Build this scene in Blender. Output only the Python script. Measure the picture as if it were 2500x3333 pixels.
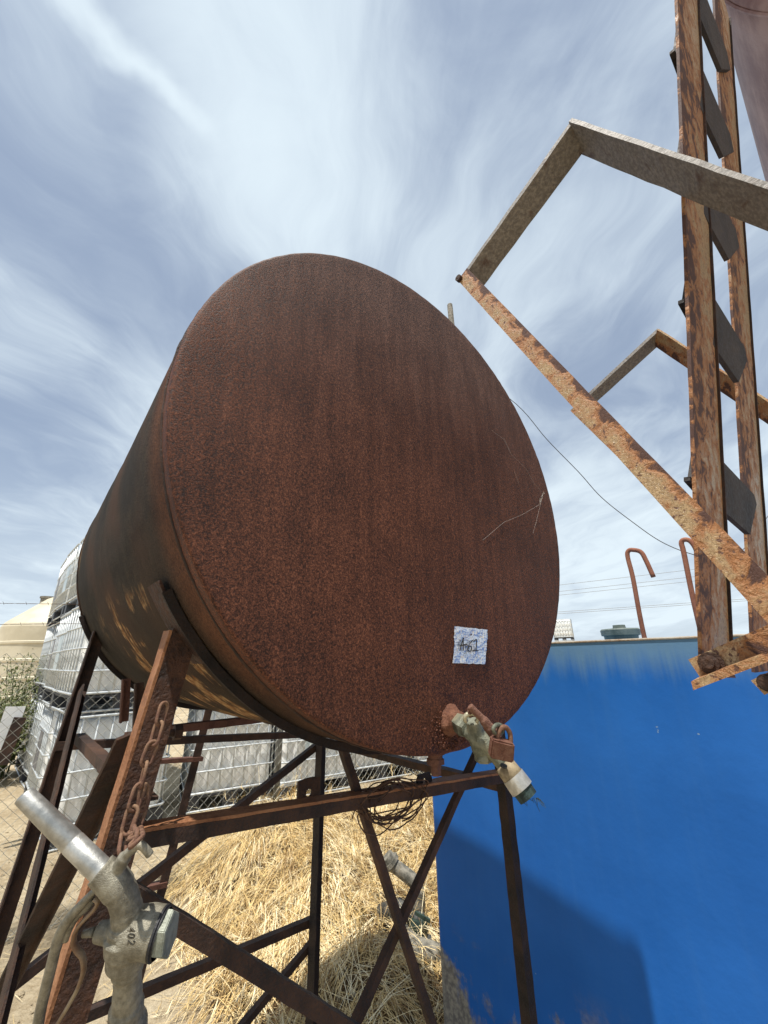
import bpy, bmesh, math, random
import numpy as np
from mathutils import Vector, Matrix, noise as mnoise
random.seed(7); rng = np.random.default_rng(7)
PI = math.pi
scn = bpy.context.scene
for o in list(bpy.data.objects): bpy.data.objects.remove(o)
col = scn.collection

# ------------------------------------------------------------ camera
H = 1.65
FPX, PITCH, ROLL = 1312.5, 0.34580603, 0.02077628       # focal length in pixels of the 2500x3333 photograph
def cam2world(d):
    x, y, z = d
    c, s = math.cos(ROLL), math.sin(ROLL); x, z = c*x+s*z, -s*x+c*z
    c, s = math.cos(PITCH), math.sin(PITCH); y, z = c*y-s*z, s*y+c*z
    return Vector((x, y, z))
CAM = Vector((0, 0, H))
cd = bpy.data.cameras.new('camera'); cam = bpy.data.objects.new('camera', cd); col.objects.link(cam)
R, F, U = cam2world((1,0,0)), cam2world((0,1,0)), cam2world((0,0,1))
cam.matrix_world = Matrix(((R.x, U.x, -F.x, 0), (R.y, U.y, -F.y, 0), (R.z, U.z, -F.z, H), (0,0,0,1)))
cd.sensor_fit = 'VERTICAL'; cd.sensor_height = 24; cd.lens = 24*FPX/3333; cd.clip_start = .02; cd.clip_end = 3000
scn.camera = cam

# ------------------------------------------------------------ light
SUN = Vector((-.152, -.274, .95)).normalized()
SUN_EL = math.asin(SUN.z); SUN_AZ = math.atan2(SUN.x, SUN.y)
sd = bpy.data.lights.new('sun', 'SUN'); sd.energy = 5.0; sd.angle = math.radians(.9); sd.color = (1, .95, .87)
so = bpy.data.objects.new('sun', sd); col.objects.link(so)
so.rotation_euler = SUN.to_track_quat('Z', 'Y').to_euler(); so.location = (0, 0, 20)
scn.view_settings.view_transform = 'Standard'; scn.view_settings.look = 'None'
scn.view_settings.exposure = .17; scn.view_settings.gamma = 1

def inp(nt, node, name, val):
    s = node.inputs[name] if not isinstance(name, int) else node.inputs[name]
    if isinstance(val, bpy.types.NodeSocket): nt.links.new(val, s)
    else: s.default_value = val
class NT:
    def __init__(s, nt): s.nt = nt; nt.nodes.clear()
    def n(s, typ, props=None, **k):
        nd = s.nt.nodes.new(typ)
        for a, b in (props or {}).items(): setattr(nd, a, b)
        for a, b in k.items():
            key = int(a[1:]) if a[0] == 'i' and a[1:].isdigit() else a.replace('_', ' ')
            inp(s.nt, nd, key, b)
        return nd
    def math(s, op, a, b=0.0, c=None, clamp=False):
        nd = s.n('ShaderNodeMath', dict(operation=op, use_clamp=clamp)); inp(s.nt, nd, 0, a); inp(s.nt, nd, 1, b)
        if c is not None: inp(s.nt, nd, 2, c)
        return nd.outputs[0]
    def vmath(s, op, a, b=(0,0,0)):
        nd = s.n('ShaderNodeVectorMath', dict(operation=op)); inp(s.nt, nd, 0, a); inp(s.nt, nd, 1, b); return nd.outputs[0]
    def noise(s, vec, scale, detail=6, rough=.55, dist=0.0, out=0):
        nd = s.n('ShaderNodeTexNoise', None, Scale=float(scale), Detail=float(detail), Roughness=float(rough), Distortion=float(dist)); inp(s.nt, nd, 'Vector', vec)
        return nd.outputs[out]
    def map(s, vec, scale=(1,1,1), rot=(0,0,0), loc=(0,0,0)):
        nd = s.n('ShaderNodeMapping'); inp(s.nt, nd, 'Vector', vec)
        nd.inputs['Scale'].default_value = scale; nd.inputs['Rotation'].default_value = rot; nd.inputs['Location'].default_value = loc
        return nd.outputs[0]
    def step(s, v, a, b, lo=0.0, hi=1.0):
        nd = s.n('ShaderNodeMapRange', dict(interpolation_type='SMOOTHSTEP')); inp(s.nt, nd, 0, v)
        for i, x in enumerate((a, b, lo, hi)): inp(s.nt, nd, i+1, x)
        return nd.outputs[0]
    def mix(s, f, a, b):
        nd = s.n('ShaderNodeMix', dict(data_type='RGBA')); inp(s.nt, nd, 0, f)
        for i, x in ((6, a), (7, b)):
            inp(s.nt, nd, i, x if isinstance(x, bpy.types.NodeSocket) else (*x, 1))
        return nd.outputs[2]
    def sep(s, v): nd = s.n('ShaderNodeSeparateXYZ'); inp(s.nt, nd, 0, v); return nd.outputs
    def comb(s, x, y, z=0.0):
        nd = s.n('ShaderNodeCombineXYZ')
        for i, v in enumerate((x, y, z)): inp(s.nt, nd, i, v)
        return nd.outputs[0]
    def link(s, a, b): s.nt.links.new(a, b)

# world: Nishita sky with thin high cloud drawn out in streaks
w = bpy.data.worlds.new('World'); scn.world = w; w.use_nodes = True
N = NT(w.node_tree)
sky = N.n('ShaderNodeTexSky', dict(sky_type='NISHITA', sun_disc=False)); sky.sun_elevation = SUN_EL; sky.sun_rotation = SUN_AZ
sky.air_density = 1.0; sky.dust_density = .8; sky.ozone_density = 1.6
tc = N.n('ShaderNodeTexCoord'); g = N.vmath('NORMALIZE', tc.outputs['Generated'])
x, y, z = N.sep(g)
zz = N.math('ADD', N.math('MAXIMUM', z, 0.0), .16)
plane = N.comb(N.math('DIVIDE', x, zz), N.math('DIVIDE', y, zz))
warp = N.vmath('SCALE', N.vmath('SUBTRACT', N.noise(plane, 1.1, 3, .5, out=1), (.5, .5, .5))); warp.node.inputs['Scale'].default_value = .9
pw = N.vmath('ADD', plane, warp)
st = N.map(pw, scale=(1.45, .52, 1), rot=(0, 0, math.radians(-24)), loc=(3.1, .6, 0))
big = N.noise(st, .95, 7, .56)
fine = N.noise(N.map(pw, scale=(6.5, 1.1, 1), rot=(0, 0, math.radians(-30))), 1.2, 6, .6)
veil = N.noise(N.map(pw, loc=(7.3, 2.2, 0)), .75, 3, .5)
def lobe(px, py, r0, r1):     # a direction in which a bank of cloud hangs
    d = cam2world(((px-1250)/FPX, 1, -(py-1666.5)/FPX)).normalized()
    nd = N.n('ShaderNodeVectorMath', dict(operation='DOT_PRODUCT')); inp(N.nt, nd, 0, g); nd.inputs[1].default_value = d
    return N.step(nd.outputs['Value'], math.cos(math.radians(r1)), math.cos(math.radians(r0)))
cl = N.math('ADD', N.math('MULTIPLY', big, .95), N.math('MULTIPLY', fine, .30))
cl = N.math('ADD', cl, N.math('MULTIPLY', veil, .5))
cl = N.math('ADD', cl, N.math('MULTIPLY', lobe(960, 380, 1, 17), .20))
cl = N.math('ADD', cl, N.math('MULTIPLY', lobe(830, 700, 1, 13), .12))
cl = N.math('SUBTRACT', cl, N.math('MULTIPLY', lobe(1950, 1270, 2, 12), .13))
cl = N.math('SUBTRACT', cl, N.math('MULTIPLY', lobe(60, 1500, 2, 12), .12))
cl = N.math('SUBTRACT', cl, N.math('MULTIPLY', lobe(150, 700, 2, 22), .12))
cl = N.math('SUBTRACT', cl, N.math('MULTIPLY', lobe(1700, 150, 2, 18), .14))
cl = N.math('ADD', cl, N.math('MULTIPLY', lobe(1900, 1750, 2, 14), .16))
cl = N.math('ADD', cl, N.math('MULTIPLY', lobe(30, 1020, 1, 9), .10))
cl = N.math('ADD', cl, N.math('MULTIPLY', N.math('SUBTRACT', N.noise(N.map(pw, scale=(2.6, 1.5, 1), rot=(0, 0, math.radians(-12))), 1.5, 8, .6, .5), .5), .42))
fac = N.step(cl, .70, 1.25)
# one thin bright trail
tr = N.map(plane, rot=(0, 0, 0)); tx, ty, _ = N.sep(N.vmath('ADD', plane, N.vmath('MULTIPLY', N.vmath('SUBTRACT', N.noise(plane, 5, 4, .6, out=1), (.5,.5,.5)), (.12,.12,0))))
def pl_of(px, py):
    d = cam2world(((px-1250)/FPX, 1, -(py-1666.5)/FPX)).normalized(); q = max(d.z, 0)+.16
    return d.x/q, d.y/q
(ax, ay), (bx, by) = pl_of(270, 10), pl_of(640, 400)
ln = math.hypot(bx-ax, by-ay); ux, uy = (bx-ax)/ln, (by-ay)/ln
dist = N.math('ABSOLUTE', N.math('ADD', N.math('ADD', N.math('MULTIPLY', tx, -uy), N.math('MULTIPLY', ty, ux)), ax*uy-ay*ux))
along = N.math('ADD', N.math('ADD', N.math('MULTIPLY', tx, ux), N.math('MULTIPLY', ty, uy)), -(ax*ux+ay*uy))
trail = N.math('MULTIPLY', N.step(dist, .030, .0), N.math('MULTIPLY', N.step(along, -.5, -.05), N.step(along, ln*1.5, ln*.5)))
fac = N.math('ADD', fac, N.math('MULTIPLY', trail, .55), clamp=True)
hor = N.step(z, .42, .02)
fac2 = N.math('ADD', N.math('MULTIPLY', fac, .88), N.math('MULTIPLY', hor, .46), clamp=True)
haze_c = N.mix(N.math('MULTIPLY', fac2, 1.0), sky.outputs[0], (7.0, 8.0, 8.7))
base = N.mix(.62, haze_c, (4.6, 5.6, 7.2))
gain = N.mix(fac2, base, (8.2, 9.4, 10.2))
bg = N.n('ShaderNodeBackground'); N.link(gain, bg.inputs[0]); bg.inputs[1].default_value = .088
out = N.n('ShaderNodeOutputWorld'); N.link(bg.outputs[0], out.inputs[0])

# ------------------------------------------------------------ places measured from the photograph
AZ = -.70498609
n = Vector((math.sin(AZ), math.cos(AZ), 0)); t = Vector((math.cos(AZ), -math.sin(AZ), 0)); Z = Vector((0, 0, 1))
TR, TL = .61, 1.4469                                    # rusty tank radius and length
TC = Vector((.12724716, .93308933, 2.07590589))         # centre of its front head
TG = Vector((TC.x, TC.y, 0))
def W(tt, nn, z): return TG + t*tt + n*nn + Z*z          # stand coordinates: across, back along the tank, up
def ray(px, py): return cam2world(((px-1250)/FPX, 1, -(py-1666.5)/FPX))
def hit(px, py, nn, p0):
    d = ray(px, py); return CAM + d*((p0-CAM).dot(nn)/d.dot(nn))
def on_n(px, py, a): return hit(px, py, n, TG+n*a)       # a plane across the stand, a metres behind the head
def on_t(px, py, tau): return hit(px, py, t, t*tau)      # a plane along the tanks, tau metres to the right of the camera
def on_side(px, py, a): return hit(px, py, t, TG+t*a)
def ground(px, py, z=0): return hit(px, py, Z, Vector((0, 0, z)))
WAZ = math.radians(-44); wn = Vector((math.cos(WAZ), -math.sin(WAZ), 0)); wd = Vector((math.sin(WAZ), math.cos(WAZ), 0))
WD = 1.8                                                # the blue tank's near wall
def on_wall(px, py, D=WD): return hit(px, py, wn, wn*D)

# ------------------------------------------------------------ mesh helpers
class MB:
    def __init__(s): s.v = []; s.f = []; s.m = []; s.a = []; s.acr = None
    def add(s, vs, fs, mi=0):
        vs = list(vs); s.a += [s.acr[i % len(s.acr)] for i in range(len(vs))] if s.acr else [.3]*len(vs)
        b = len(s.v); s.v += [Vector(v) for v in vs]; s.f += [[i+b for i in f] for f in fs]; s.m += [mi]*len(fs); return s
    def box(s, c, ax, ay, az, hx, hy, hz):
        vs = [c+ax*hx*i+ay*hy*j+az*hz*k for i in (-1,1) for j in (-1,1) for k in (-1,1)]
        return s.add(vs, [(0,1,3,2),(4,6,7,5),(0,4,5,1),(2,3,7,6),(0,2,6,4),(1,5,7,3)])
    def prism(s, p0, p1, poly, u, v, seg=1, jit=0.0):
        k = len(poly); vs = []
        for i in range(seg+1):
            q = p0.lerp(p1, i/seg)
            for a, b in poly:
                e = mnoise.noise_vector((q+u*a+v*b)*40)*jit if jit else Vector()
                vs.append(q+u*a+v*b+e)
        fs = [[i*k+j, i*k+(j+1) % k, (i+1)*k+(j+1) % k, (i+1)*k+j] for i in range(seg) for j in range(k)]
        fs += [list(range(k))[::-1], [seg*k+j for j in range(k)]]
        return s.add(vs, fs)
    def angle(s, p0, p1, u, v, w=.05, th=.006, w2=None, jit=.0012):
        w2 = w2 or w; L = (p1-p0).length
        a = (p1-p0).normalized(); u = (u-a*u.dot(a)).normalized(); v = (v-a*v.dot(a)-u*v.dot(u)).normalized()
        s.acr = [0,.5,1,1,.5,0,0,0,0,0]
        return s.prism(p0, p1, [(0,0),(w*.5,0),(w,0),(w,th),(w*.5,th),(th,th),(th,w2*.5),(th,w2),(0,w2),(0,w2*.5)], u, v, max(2, int(L/.025)), jit)
    def flat(s, p0, p1, u, w=.04, th=.006, jit=.0008):
        L = (p1-p0).length; a = (p1-p0).normalized(); u = (u-a*u.dot(a)).normalized(); v = a.cross(u)
        s.acr = [.95,.6,.2,.2,.6,.95]
        return s.prism(p0, p1, [(-w/2,-th/2),(0,-th/2),(w/2,-th/2),(w/2,th/2),(0,th/2),(-w/2,th/2)], u, v, max(2, int(L/.03)), jit)
    def tube(s, pts, r, seg=8, caps=True, closed=False):
        pts = [Vector(p) for p in pts]; m = len(pts); rs = r if hasattr(r, '__len__') else [r]*m
        vs = []; up = None
        for i, p in enumerate(pts):
            if closed: d = (pts[(i+1) % m]-pts[i-1])
            else: d = pts[min(i+1, m-1)]-pts[max(i-1, 0)]
            d.normalize()
            if up is None: up = d.orthogonal().normalized()
            up = (up-d*up.dot(d)); up = up.normalized() if up.length > 1e-6 else d.orthogonal().normalized()
            sd_ = d.cross(up)
            vs += [p+(up*math.cos(2*PI*j/seg)+sd_*math.sin(2*PI*j/seg))*rs[i] for j in range(seg)]
        fs = []
        for i in range(m if closed else m-1):
            a, b = i*seg, ((i+1) % m)*seg
            fs += [[a+j, a+(j+1) % seg, b+(j+1) % seg, b+j] for j in range(seg)]
        if caps and not closed: fs += [list(range(seg))[::-1], [(m-1)*seg+j for j in range(seg)]]
        return s.add(vs, fs)
    def lathe(s, c, axis, prof, seg=64, up=None):          # prof: (distance along axis, radius)
        axis = axis.normalized(); u = (up or axis.orthogonal()).normalized(); v = axis.cross(u)
        vs = [c+axis*h+(u*math.cos(2*PI*j/seg)+v*math.sin(2*PI*j/seg))*max(r, 1e-5) for h, r in prof for j in range(seg)]
        fs = [[i*seg+j, i*seg+(j+1) % seg, (i+1)*seg+(j+1) % seg, (i+1)*seg+j] for i in range(len(prof)-1) for j in range(seg)]
        return s.add(vs, fs)
    def jit(s, sc, amp):
        s.v = [v+mnoise.noise_vector(v*sc)*amp for v in s.v]; return s
    def build(s, name, m, parent=None, smooth=False, bevel=0, origin=None):
        off = origin if origin is not None else Vector()
        if parent is not None: off = Vector(parent['_o'])
        me = bpy.data.meshes.new(name); me.from_pydata([v-off for v in s.v], [], s.f); me.update()
        if s.acr: me.attributes.new('across', 'FLOAT', 'POINT').data.foreach_set('value', s.a)
        b = bmesh.new(); b.from_mesh(me); bmesh.ops.recalc_face_normals(b, faces=b.faces)
        if bevel: bmesh.ops.bevel(b, geom=list(b.edges), offset=bevel, segments=2, affect='EDGES')
        b.to_mesh(me); b.free()
        if smooth: me.polygons.foreach_set('use_smooth', [True]*len(me.polygons))
        for mm in (m if isinstance(m, (list, tuple)) else [m]): me.materials.append(mm)
        return obj(name, me, parent, off)
def obj(name, me, parent=None, off=Vector()):
    o = bpy.data.objects.new(name, me); col.objects.link(o)
    if parent is not None: o.parent = parent
    else: o.location = off
    o['_o'] = list(off); return o
def thing(name, label, cat, loc=(0,0,0), group=None):
    o = bpy.data.objects.new(name, None); col.objects.link(o); o.location = loc; o.empty_display_size = .1; o['_o'] = list(loc)
    return tag(o, label, cat, group)
def tag(o, label=None, cat=None, group=None, kind=None):
    if label: o['label'] = label
    if cat: o['category'] = cat
    if group: o['group'] = group
    if kind: o['kind'] = kind
    return o
def copy_tree(o, parent=None):
    c = o.copy(); col.objects.link(c)
    if parent is not None: c.parent = parent
    for ch in list(o.children): copy_tree(ch, c)
    return c
def remesh(name, mb, m, parent, voxel, smooth_it=6, disp=0.0):
    o = mb.build(name, m, parent); md = o.modifiers.new('r', 'REMESH'); md.mode = 'VOXEL'; md.voxel_size = voxel; md.use_smooth_shade = True
    sm = o.modifiers.new('s', 'SMOOTH'); sm.iterations = smooth_it; sm.factor = .6
    dg = bpy.context.evaluated_depsgraph_get(); me = bpy.data.meshes.new_from_object(o.evaluated_get(dg)); o.modifiers.clear(); o.data = me
    if not me.materials: me.materials.append(m)
    me.polygons.foreach_set('use_smooth', [True]*len(me.polygons)); return o
def spline(pts, k=8):
    pts = [Vector(p) for p in pts]; out_ = []
    P = [pts[0]*2-pts[1]]+pts+[pts[-1]*2-pts[-2]]
    for i in range(1, len(P)-2):
        a, b, c, d = P[i-1:i+3]
        for j in range(k):
            u = j/k; out_.append(.5*((2*b)+(c-a)*u+(2*a-5*b+4*c-d)*u*u+(3*b-a-3*c+d)*u**3))
    return out_+[pts[-1]]

# ------------------------------------------------------------ materials
def material(name, build, bump=None, **kw):
    m = bpy.data.materials.new(name); m.use_nodes = True; M = NT(m.node_tree)
    co = M.n('ShaderNodeTexCoord').outputs['Object']
    d = dict(rough=.6, metal=0.0, bumpd=.002, bumps=1.0, spec=.5); r = build(M, co); d.update(r)
    b = M.n('ShaderNodeBsdfPrincipled'); inp(M.nt, b, 'Base Color', d['color'] if isinstance(d['color'], bpy.types.NodeSocket) else (*d['color'], 1))
    inp(M.nt, b, 'Roughness', d['rough']); inp(M.nt, b, 'Metallic', d['metal']); inp(M.nt, b, 'Specular IOR Level', d['spec'])
    if 'trans' in d: inp(M.nt, b, 'Transmission Weight', d['trans'])
    if 'sss' in d: inp(M.nt, b, 'Subsurface Weight', d['sss']); b.inputs['Subsurface Radius'].default_value = (.05, .05, .05)
    if 'height' in d:
        bp = M.n('ShaderNodeBump'); inp(M.nt, bp, 'Height', d['height']); bp.inputs['Distance'].default_value = d['bumpd']; bp.inputs['Strength'].default_value = d['bumps']
        M.link(bp.outputs[0], b.inputs['Normal'])
    o = M.n('ShaderNodeOutputMaterial'); M.link(b.outputs[0], o.inputs[0]); return m
def rust(name, dark, mid, light, s=14, pit=260, bumpd=.003, rough=.75, metal=.0, k=.5, spec=.35):
    def f(M, c):
        a = M.noise(c, s, 8, .65, .4); b = M.noise(c, pit, 4, .6); e = M.noise(c, s*.22, 3, .5)
        v = M.math('ADD', M.math('MULTIPLY', a, .5), M.math('ADD', M.math('MULTIPLY', b, .35), M.math('MULTIPLY', e, .35)))
        cc = M.mix(M.step(v, .5, .82), M.mix(M.step(v, .38, .62), dark, mid), light)
        h = M.math('ADD', M.math('MULTIPLY', b, .7), M.math('MULTIPLY', a, .8))
        return dict(color=cc, rough=M.step(b, .3, .7, rough-.15, rough+.12), metal=metal, height=h, bumpd=bumpd, spec=spec)
    return material(name, f)
M_leg = rust('rusty angle iron', (.016,.009,.007), (.048,.023,.015), (.125,.056,.031), 26, 140, .012)
M_bar = rust('dark rusted bar', (.013,.010,.009), (.036,.021,.016), (.105,.052,.030), 18, 240, .003)
M_flange2 = rust('scaly orange rust', (.04,.015,.009), (.13,.050,.028), (.26,.12,.07), 60, 260, .005)
M_flange_sun = rust('sunlit orange rust', (.10,.038,.018), (.25,.105,.045), (.40,.20,.10), 22, 190, .004)  # sunlight on the leg and crossbar flanges is painted into this orange
M_blackbar = rust('blackened bar', (.007,.006,.006), (.018,.012,.010), (.05,.027,.018), 18, 240, .003)  # nearly black version of the dark rusted bar
M_grime_shade = rust('grimed and shaded steel', (.006,.005,.005), (.014,.010,.009), (.04,.022,.015), 18, 240, .003)  # nearly black: soot, and the tank's shade painted into the cradles
M_chain = rust('rusty chain', (.06,.03,.025), (.15,.07,.045), (.30,.19,.11), 45, 400, .0015)
M_lock = rust('rusted padlock', (.055,.022,.015), (.14,.056,.036), (.24,.13,.09), 90, 420, .003)
M_pink = rust('red oxide rust', (.035,.015,.012), (.10,.042,.028), (.18,.085,.058), 30, 200, .004)
M_wire = rust('rusty wire', (.03,.018,.012), (.07,.035,.02), (.13,.07,.04), 60, 500, .0005)
M_hook = rust('rusty hoop pipe', (.16,.06,.035), (.27,.10,.055), (.33,.15,.09), 12, 160, .001)

def f_shell(M, c):                                       # object origin is the centre of the front head
    x, y, z = M.sep(c)
    a = M.math('ADD', M.math('MULTIPLY', x, t.x), M.math('MULTIPLY', y, t.y)); l = M.math('ADD', M.math('MULTIPLY', x, n.x), M.math('MULTIPLY', y, n.y))
    ang = M.math('ARCTAN2', z, M.math('MULTIPLY', a, -1.0))                      # 0 at the left side, negative below
    fine = M.noise(c, 230, 4, .7); med = M.noise(c, 26, 7, .65, .3); big = M.noise(c, 3, 4, .5)
    v = M.math('ADD', M.math('MULTIPLY', fine, .70), M.math('ADD', M.math('MULTIPLY', med, .25), M.math('MULTIPLY', big, .22)))
    base = M.mix(M.step(v, .42, .78), (.013, .011, .009), (.080, .063, .047))
    base = M.mix(M.step(big, .42, .7, 0, .55), base, (.075, .034, .02))
    base = M.mix(M.math('MULTIPLY', M.step(l, .17, .06), .8), base, M.mix(M.step(v, .45, .7), (.06, .022, .012), (.17, .075, .04)))
    sootm = M.step(M.noise(M.comb(M.math('MULTIPLY', l, 2.2), M.math('MULTIPLY', ang, 1.2), 8.0), 1.0, 4, .55), .44, .60)
    base = M.mix(M.math('MULTIPLY', sootm, .6), base, (.022, .020, .018))
    # scraped ochre paint running round the belly
    st = M.noise(M.comb(M.math('MULTIPLY', l, 17), M.math('MULTIPLY', ang, 2.0)), 1.0, 8, .72, .9)
    br = M.noise(M.comb(M.math('MULTIPLY', l, 5), M.math('MULTIPLY', ang, 5), 3.3), 1.0, 4, .55)
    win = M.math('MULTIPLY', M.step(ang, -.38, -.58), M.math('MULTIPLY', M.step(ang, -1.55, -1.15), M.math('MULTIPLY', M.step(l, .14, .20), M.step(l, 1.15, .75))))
    mk = M.math('MULTIPLY', M.step(M.math('ADD', M.math('MULTIPLY', st, .62), M.math('MULTIPLY', br, .72)), .70, .775), win)
    och = M.mix(M.step(M.noise(c, 60, 4, .6), .35, .7), (.20, .085, .028), (.52, .34, .16))
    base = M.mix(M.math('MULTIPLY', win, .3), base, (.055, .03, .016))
    base = M.mix(mk, base, och)
    # bare streaks at the back rim
    m2 = M.math('MULTIPLY', M.step(l, TL-.13, TL-.04), M.math('MULTIPLY', M.step(ang, -.2, .0), M.step(M.noise(M.comb(M.math('MULTIPLY', l, 70), M.math('MULTIPLY', ang, 3)), 1, 4, .6), .5, .62)))
    base = M.mix(m2, base, (.42, .27, .14))
    return dict(color=base, rough=M.step(fine, .3, .7, .72, .92), height=M.math('ADD', M.math('MULTIPLY', fine, .8), M.math('MULTIPLY', med, .5)), bumpd=.004, spec=.12, metal=.0)
M_shell = material('weathered tank shell', f_shell)
def f_head(M, c):
    x, y, z = M.sep(c)
    fine = M.noise(c, 210, 4, .8); tiny = M.noise(c, 420, 3, .6); med = M.noise(c, 8, 6, .62, .5); big = M.noise(c, 2.0, 3, .5)
    run = M.noise(M.map(c, scale=(42, 42, 4.5)), 1.0, 5, .6)
    v = M.math('ADD', M.math('ADD', M.math('MULTIPLY', fine, .52), M.math('MULTIPLY', tiny, .22)), M.math('ADD', M.math('MULTIPLY', med, .08), M.math('ADD', M.math('MULTIPLY', run, .12), M.math('MULTIPLY', big, .10))))
    cc = M.mix(M.step(v, .54, .66), M.mix(M.step(v, .43, .56), (.024, .009, .006), (.118, .042, .023)), (.27, .108, .062))
    # glare over the upper part of the plate, painted in as a paler grey brown
    grey = M.step(M.math('ADD', z, M.math('MULTIPLY', M.math('SUBTRACT', M.math('ADD', M.math('MULTIPLY', big, .6), M.math('MULTIPLY', run, .4)), .5), 1.0)), -.02, .60)
    cc = M.mix(M.math('MULTIPLY', grey, .5), cc, M.mix(M.step(v, .46, .64), (.060, .040, .033), (.24, .165, .135)))
    return dict(color=cc, rough=M.step(fine, .3, .7, .5, .8), height=M.math('ADD', fine, M.math('MULTIPLY', tiny, .5)), bumpd=.0012, spec=.25)
M_head = material('granular rusted plate', f_head)

def f_paint(M, c):
    vo = M.n('ShaderNodeTexVoronoi', dict(feature='DISTANCE_TO_EDGE'), Scale=300.0); inp(M.nt, vo, 'Vector', M.vmath('ADD', c, M.vmath('MULTIPLY', M.vmath('SUBTRACT', M.noise(c, 90, 3, .6, out=1), (.5,.5,.5)), (.014,.014,.014))))
    a = M.noise(c, 58, 6, .62, .5); b = M.noise(c, 9, 3, .5); f = M.noise(c, 500, 3, .6)
    paint = M.mix(M.step(f, .35, .7), (.32, .21, .105), (.50, .35, .185))
    acr = M.n('ShaderNodeAttribute', dict(attribute_name='across')).outputs['Fac']
    v = M.math('ADD', M.math('ADD', M.math('MULTIPLY', a, .72), M.math('MULTIPLY', b, .45)), M.step(acr, .30, 1.0, -.015, .13))
    c1 = M.mix(M.step(v, .50, .66), paint, (.36, .155, .055)); c2 = M.mix(M.step(v, .655, .72), c1, (.085, .038, .026))
    sp = M.noise(c, 260, 3, .5); c3 = M.mix(M.step(sp, .60, .67), c2, (.13, .058, .032))
    cr = M.step(vo.outputs['Distance'], .05, .0); c4 = M.mix(M.math('MULTIPLY', cr, M.math('MULTIPLY', M.step(b, .50, .62), .22)), c3, (.13, .07, .04))
    h = M.math('ADD', M.math('MULTIPLY', M.step(v, .70, .58), .5), M.math('ADD', M.math('MULTIPLY', M.step(vo.outputs['Distance'], 0, .08), .12), M.math('MULTIPLY', a, .5)))
    return dict(color=c4, rough=M.step(v, .5, .7, .36, .75), height=h, bumpd=.002, spec=.5)
M_paint = material('flaking tan paint over rust', f_paint)
def f_paint2(M, c):
    a = M.noise(c, 40, 6, .62, .3); b = M.noise(c, 5, 3, .5); f = M.noise(c, 260, 3, .6)
    base = M.mix(M.step(f, .35, .7), (.15, .135, .12), (.26, .235, .205))
    v = M.math('ADD', M.math('MULTIPLY', a, .8), M.math('MULTIPLY', b, .3))
    cc = M.mix(M.step(v, .60, .74), base, (.10, .065, .05))
    return dict(color=cc, rough=.6, height=M.math('ADD', a, M.math('MULTIPLY', f, .3)), bumpd=.002)
M_tread = rust('dark tread iron', (.018,.016,.016), (.040,.034,.032), (.085,.066,.055), 18, 200, .002)
M_paint_shade = material('grey shaded paint', f_paint2)  # grey copy of the tan paint, shade on the guard bars put into it
def f_under(M, c):
    a = M.noise(c, 5, 6, .6); f = M.noise(c, 120, 4, .6); s_ = M.noise(M.map(c, scale=(3, 3, 12)), 1.5, 5, .6)
    v = M.math('ADD', M.math('MULTIPLY', a, .6), M.math('MULTIPLY', s_, .5))
    return dict(color=M.mix(M.step(v, .4, .72), (.15, .07, .06), (.30, .19, .165)), rough=.5, height=f, bumpd=.001)
M_under = material('faded red oxide tank paint', f_under)

def f_blue(M, c):                                       # object origin: near left corner at ground level
    x, y, z = M.sep(c)
    s_ = M.math('ADD', M.math('MULTIPLY', x, -wd.x), M.math('MULTIPLY', y, -wd.y))      # metres rightwards along the wall
    big = M.noise(c, 1.6, 4, .55); run = M.noise(M.comb(M.math('MULTIPLY', s_, 26), M.math('MULTIPLY', z, 1.1)), 1.0, 5, .6)
    fine = M.noise(c, 55, 6, .6); spot = M.noise(c, 38, 2, .5)
    blue = M.mix(M.step(big, .3, .72), (.011, .105, .39), (.019, .14, .49))
    blue = M.mix(M.math('MULTIPLY', M.step(run, .46, .78), .18), blue, (.045, .16, .42))
    dr = M.noise(M.comb(M.math('MULTIPLY', s_, 17), 5.0), 1.0, 4, .6)
    edge = M.math('SUBTRACT', 1.635, M.math('MULTIPLY', M.math('SUBTRACT', dr, .45), .20))
    fade = M.step(M.math('SUBTRACT', z, edge), -.09, .05)
    cc = M.mix(M.math('MULTIPLY', fade, .62), blue, (.17, .29, .34))
    # paint worn through to tan primer low down at the left end
    wv = M.math('ADD', M.math('MULTIPLY', M.noise(c, 3.2, 7, .7, .5), .55), M.math('MULTIPLY', M.noise(M.comb(M.math('MULTIPLY', s_, 9), M.math('MULTIPLY', z, 2.2), 4.0), 1.0, 5, .65), .3))
    lim = M.math('ADD', M.math('MULTIPLY', s_, 1.1), M.math('MULTIPLY', z, 1.12))
    worn = M.step(M.math('SUBTRACT', wv, M.math('MULTIPLY', lim, .62)), .065, .14)
    worn2 = M.math('MULTIPLY', M.step(wv, .43, .50), M.step(z, .56, .36))
    worn = M.math('MAXIMUM', worn, M.math('MULTIPLY', worn2, .8))
    tan = M.mix(M.step(fine, .35, .65), (.16, .135, .09), (.34, .30, .21))
    cc = M.mix(M.math('MULTIPLY', worn, .9), cc, tan)
    cc = M.mix(M.step(spot, .80, .82), cc, (.20, .30, .42))
    return dict(color=cc, rough=M.step(fine, .3, .7, .36, .5), height=M.math('ADD', M.math('MULTIPLY', big, 4.0), M.math('MULTIPLY', fine, .25)), bumpd=.004, bumps=.6, spec=.22)
M_blue = material('sun faded blue paint', f_blue)
M_rim = rust('rust stained rim', (.14,.07,.04), (.36,.28,.20), (.46,.46,.42), 18, 120, .002)

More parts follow.
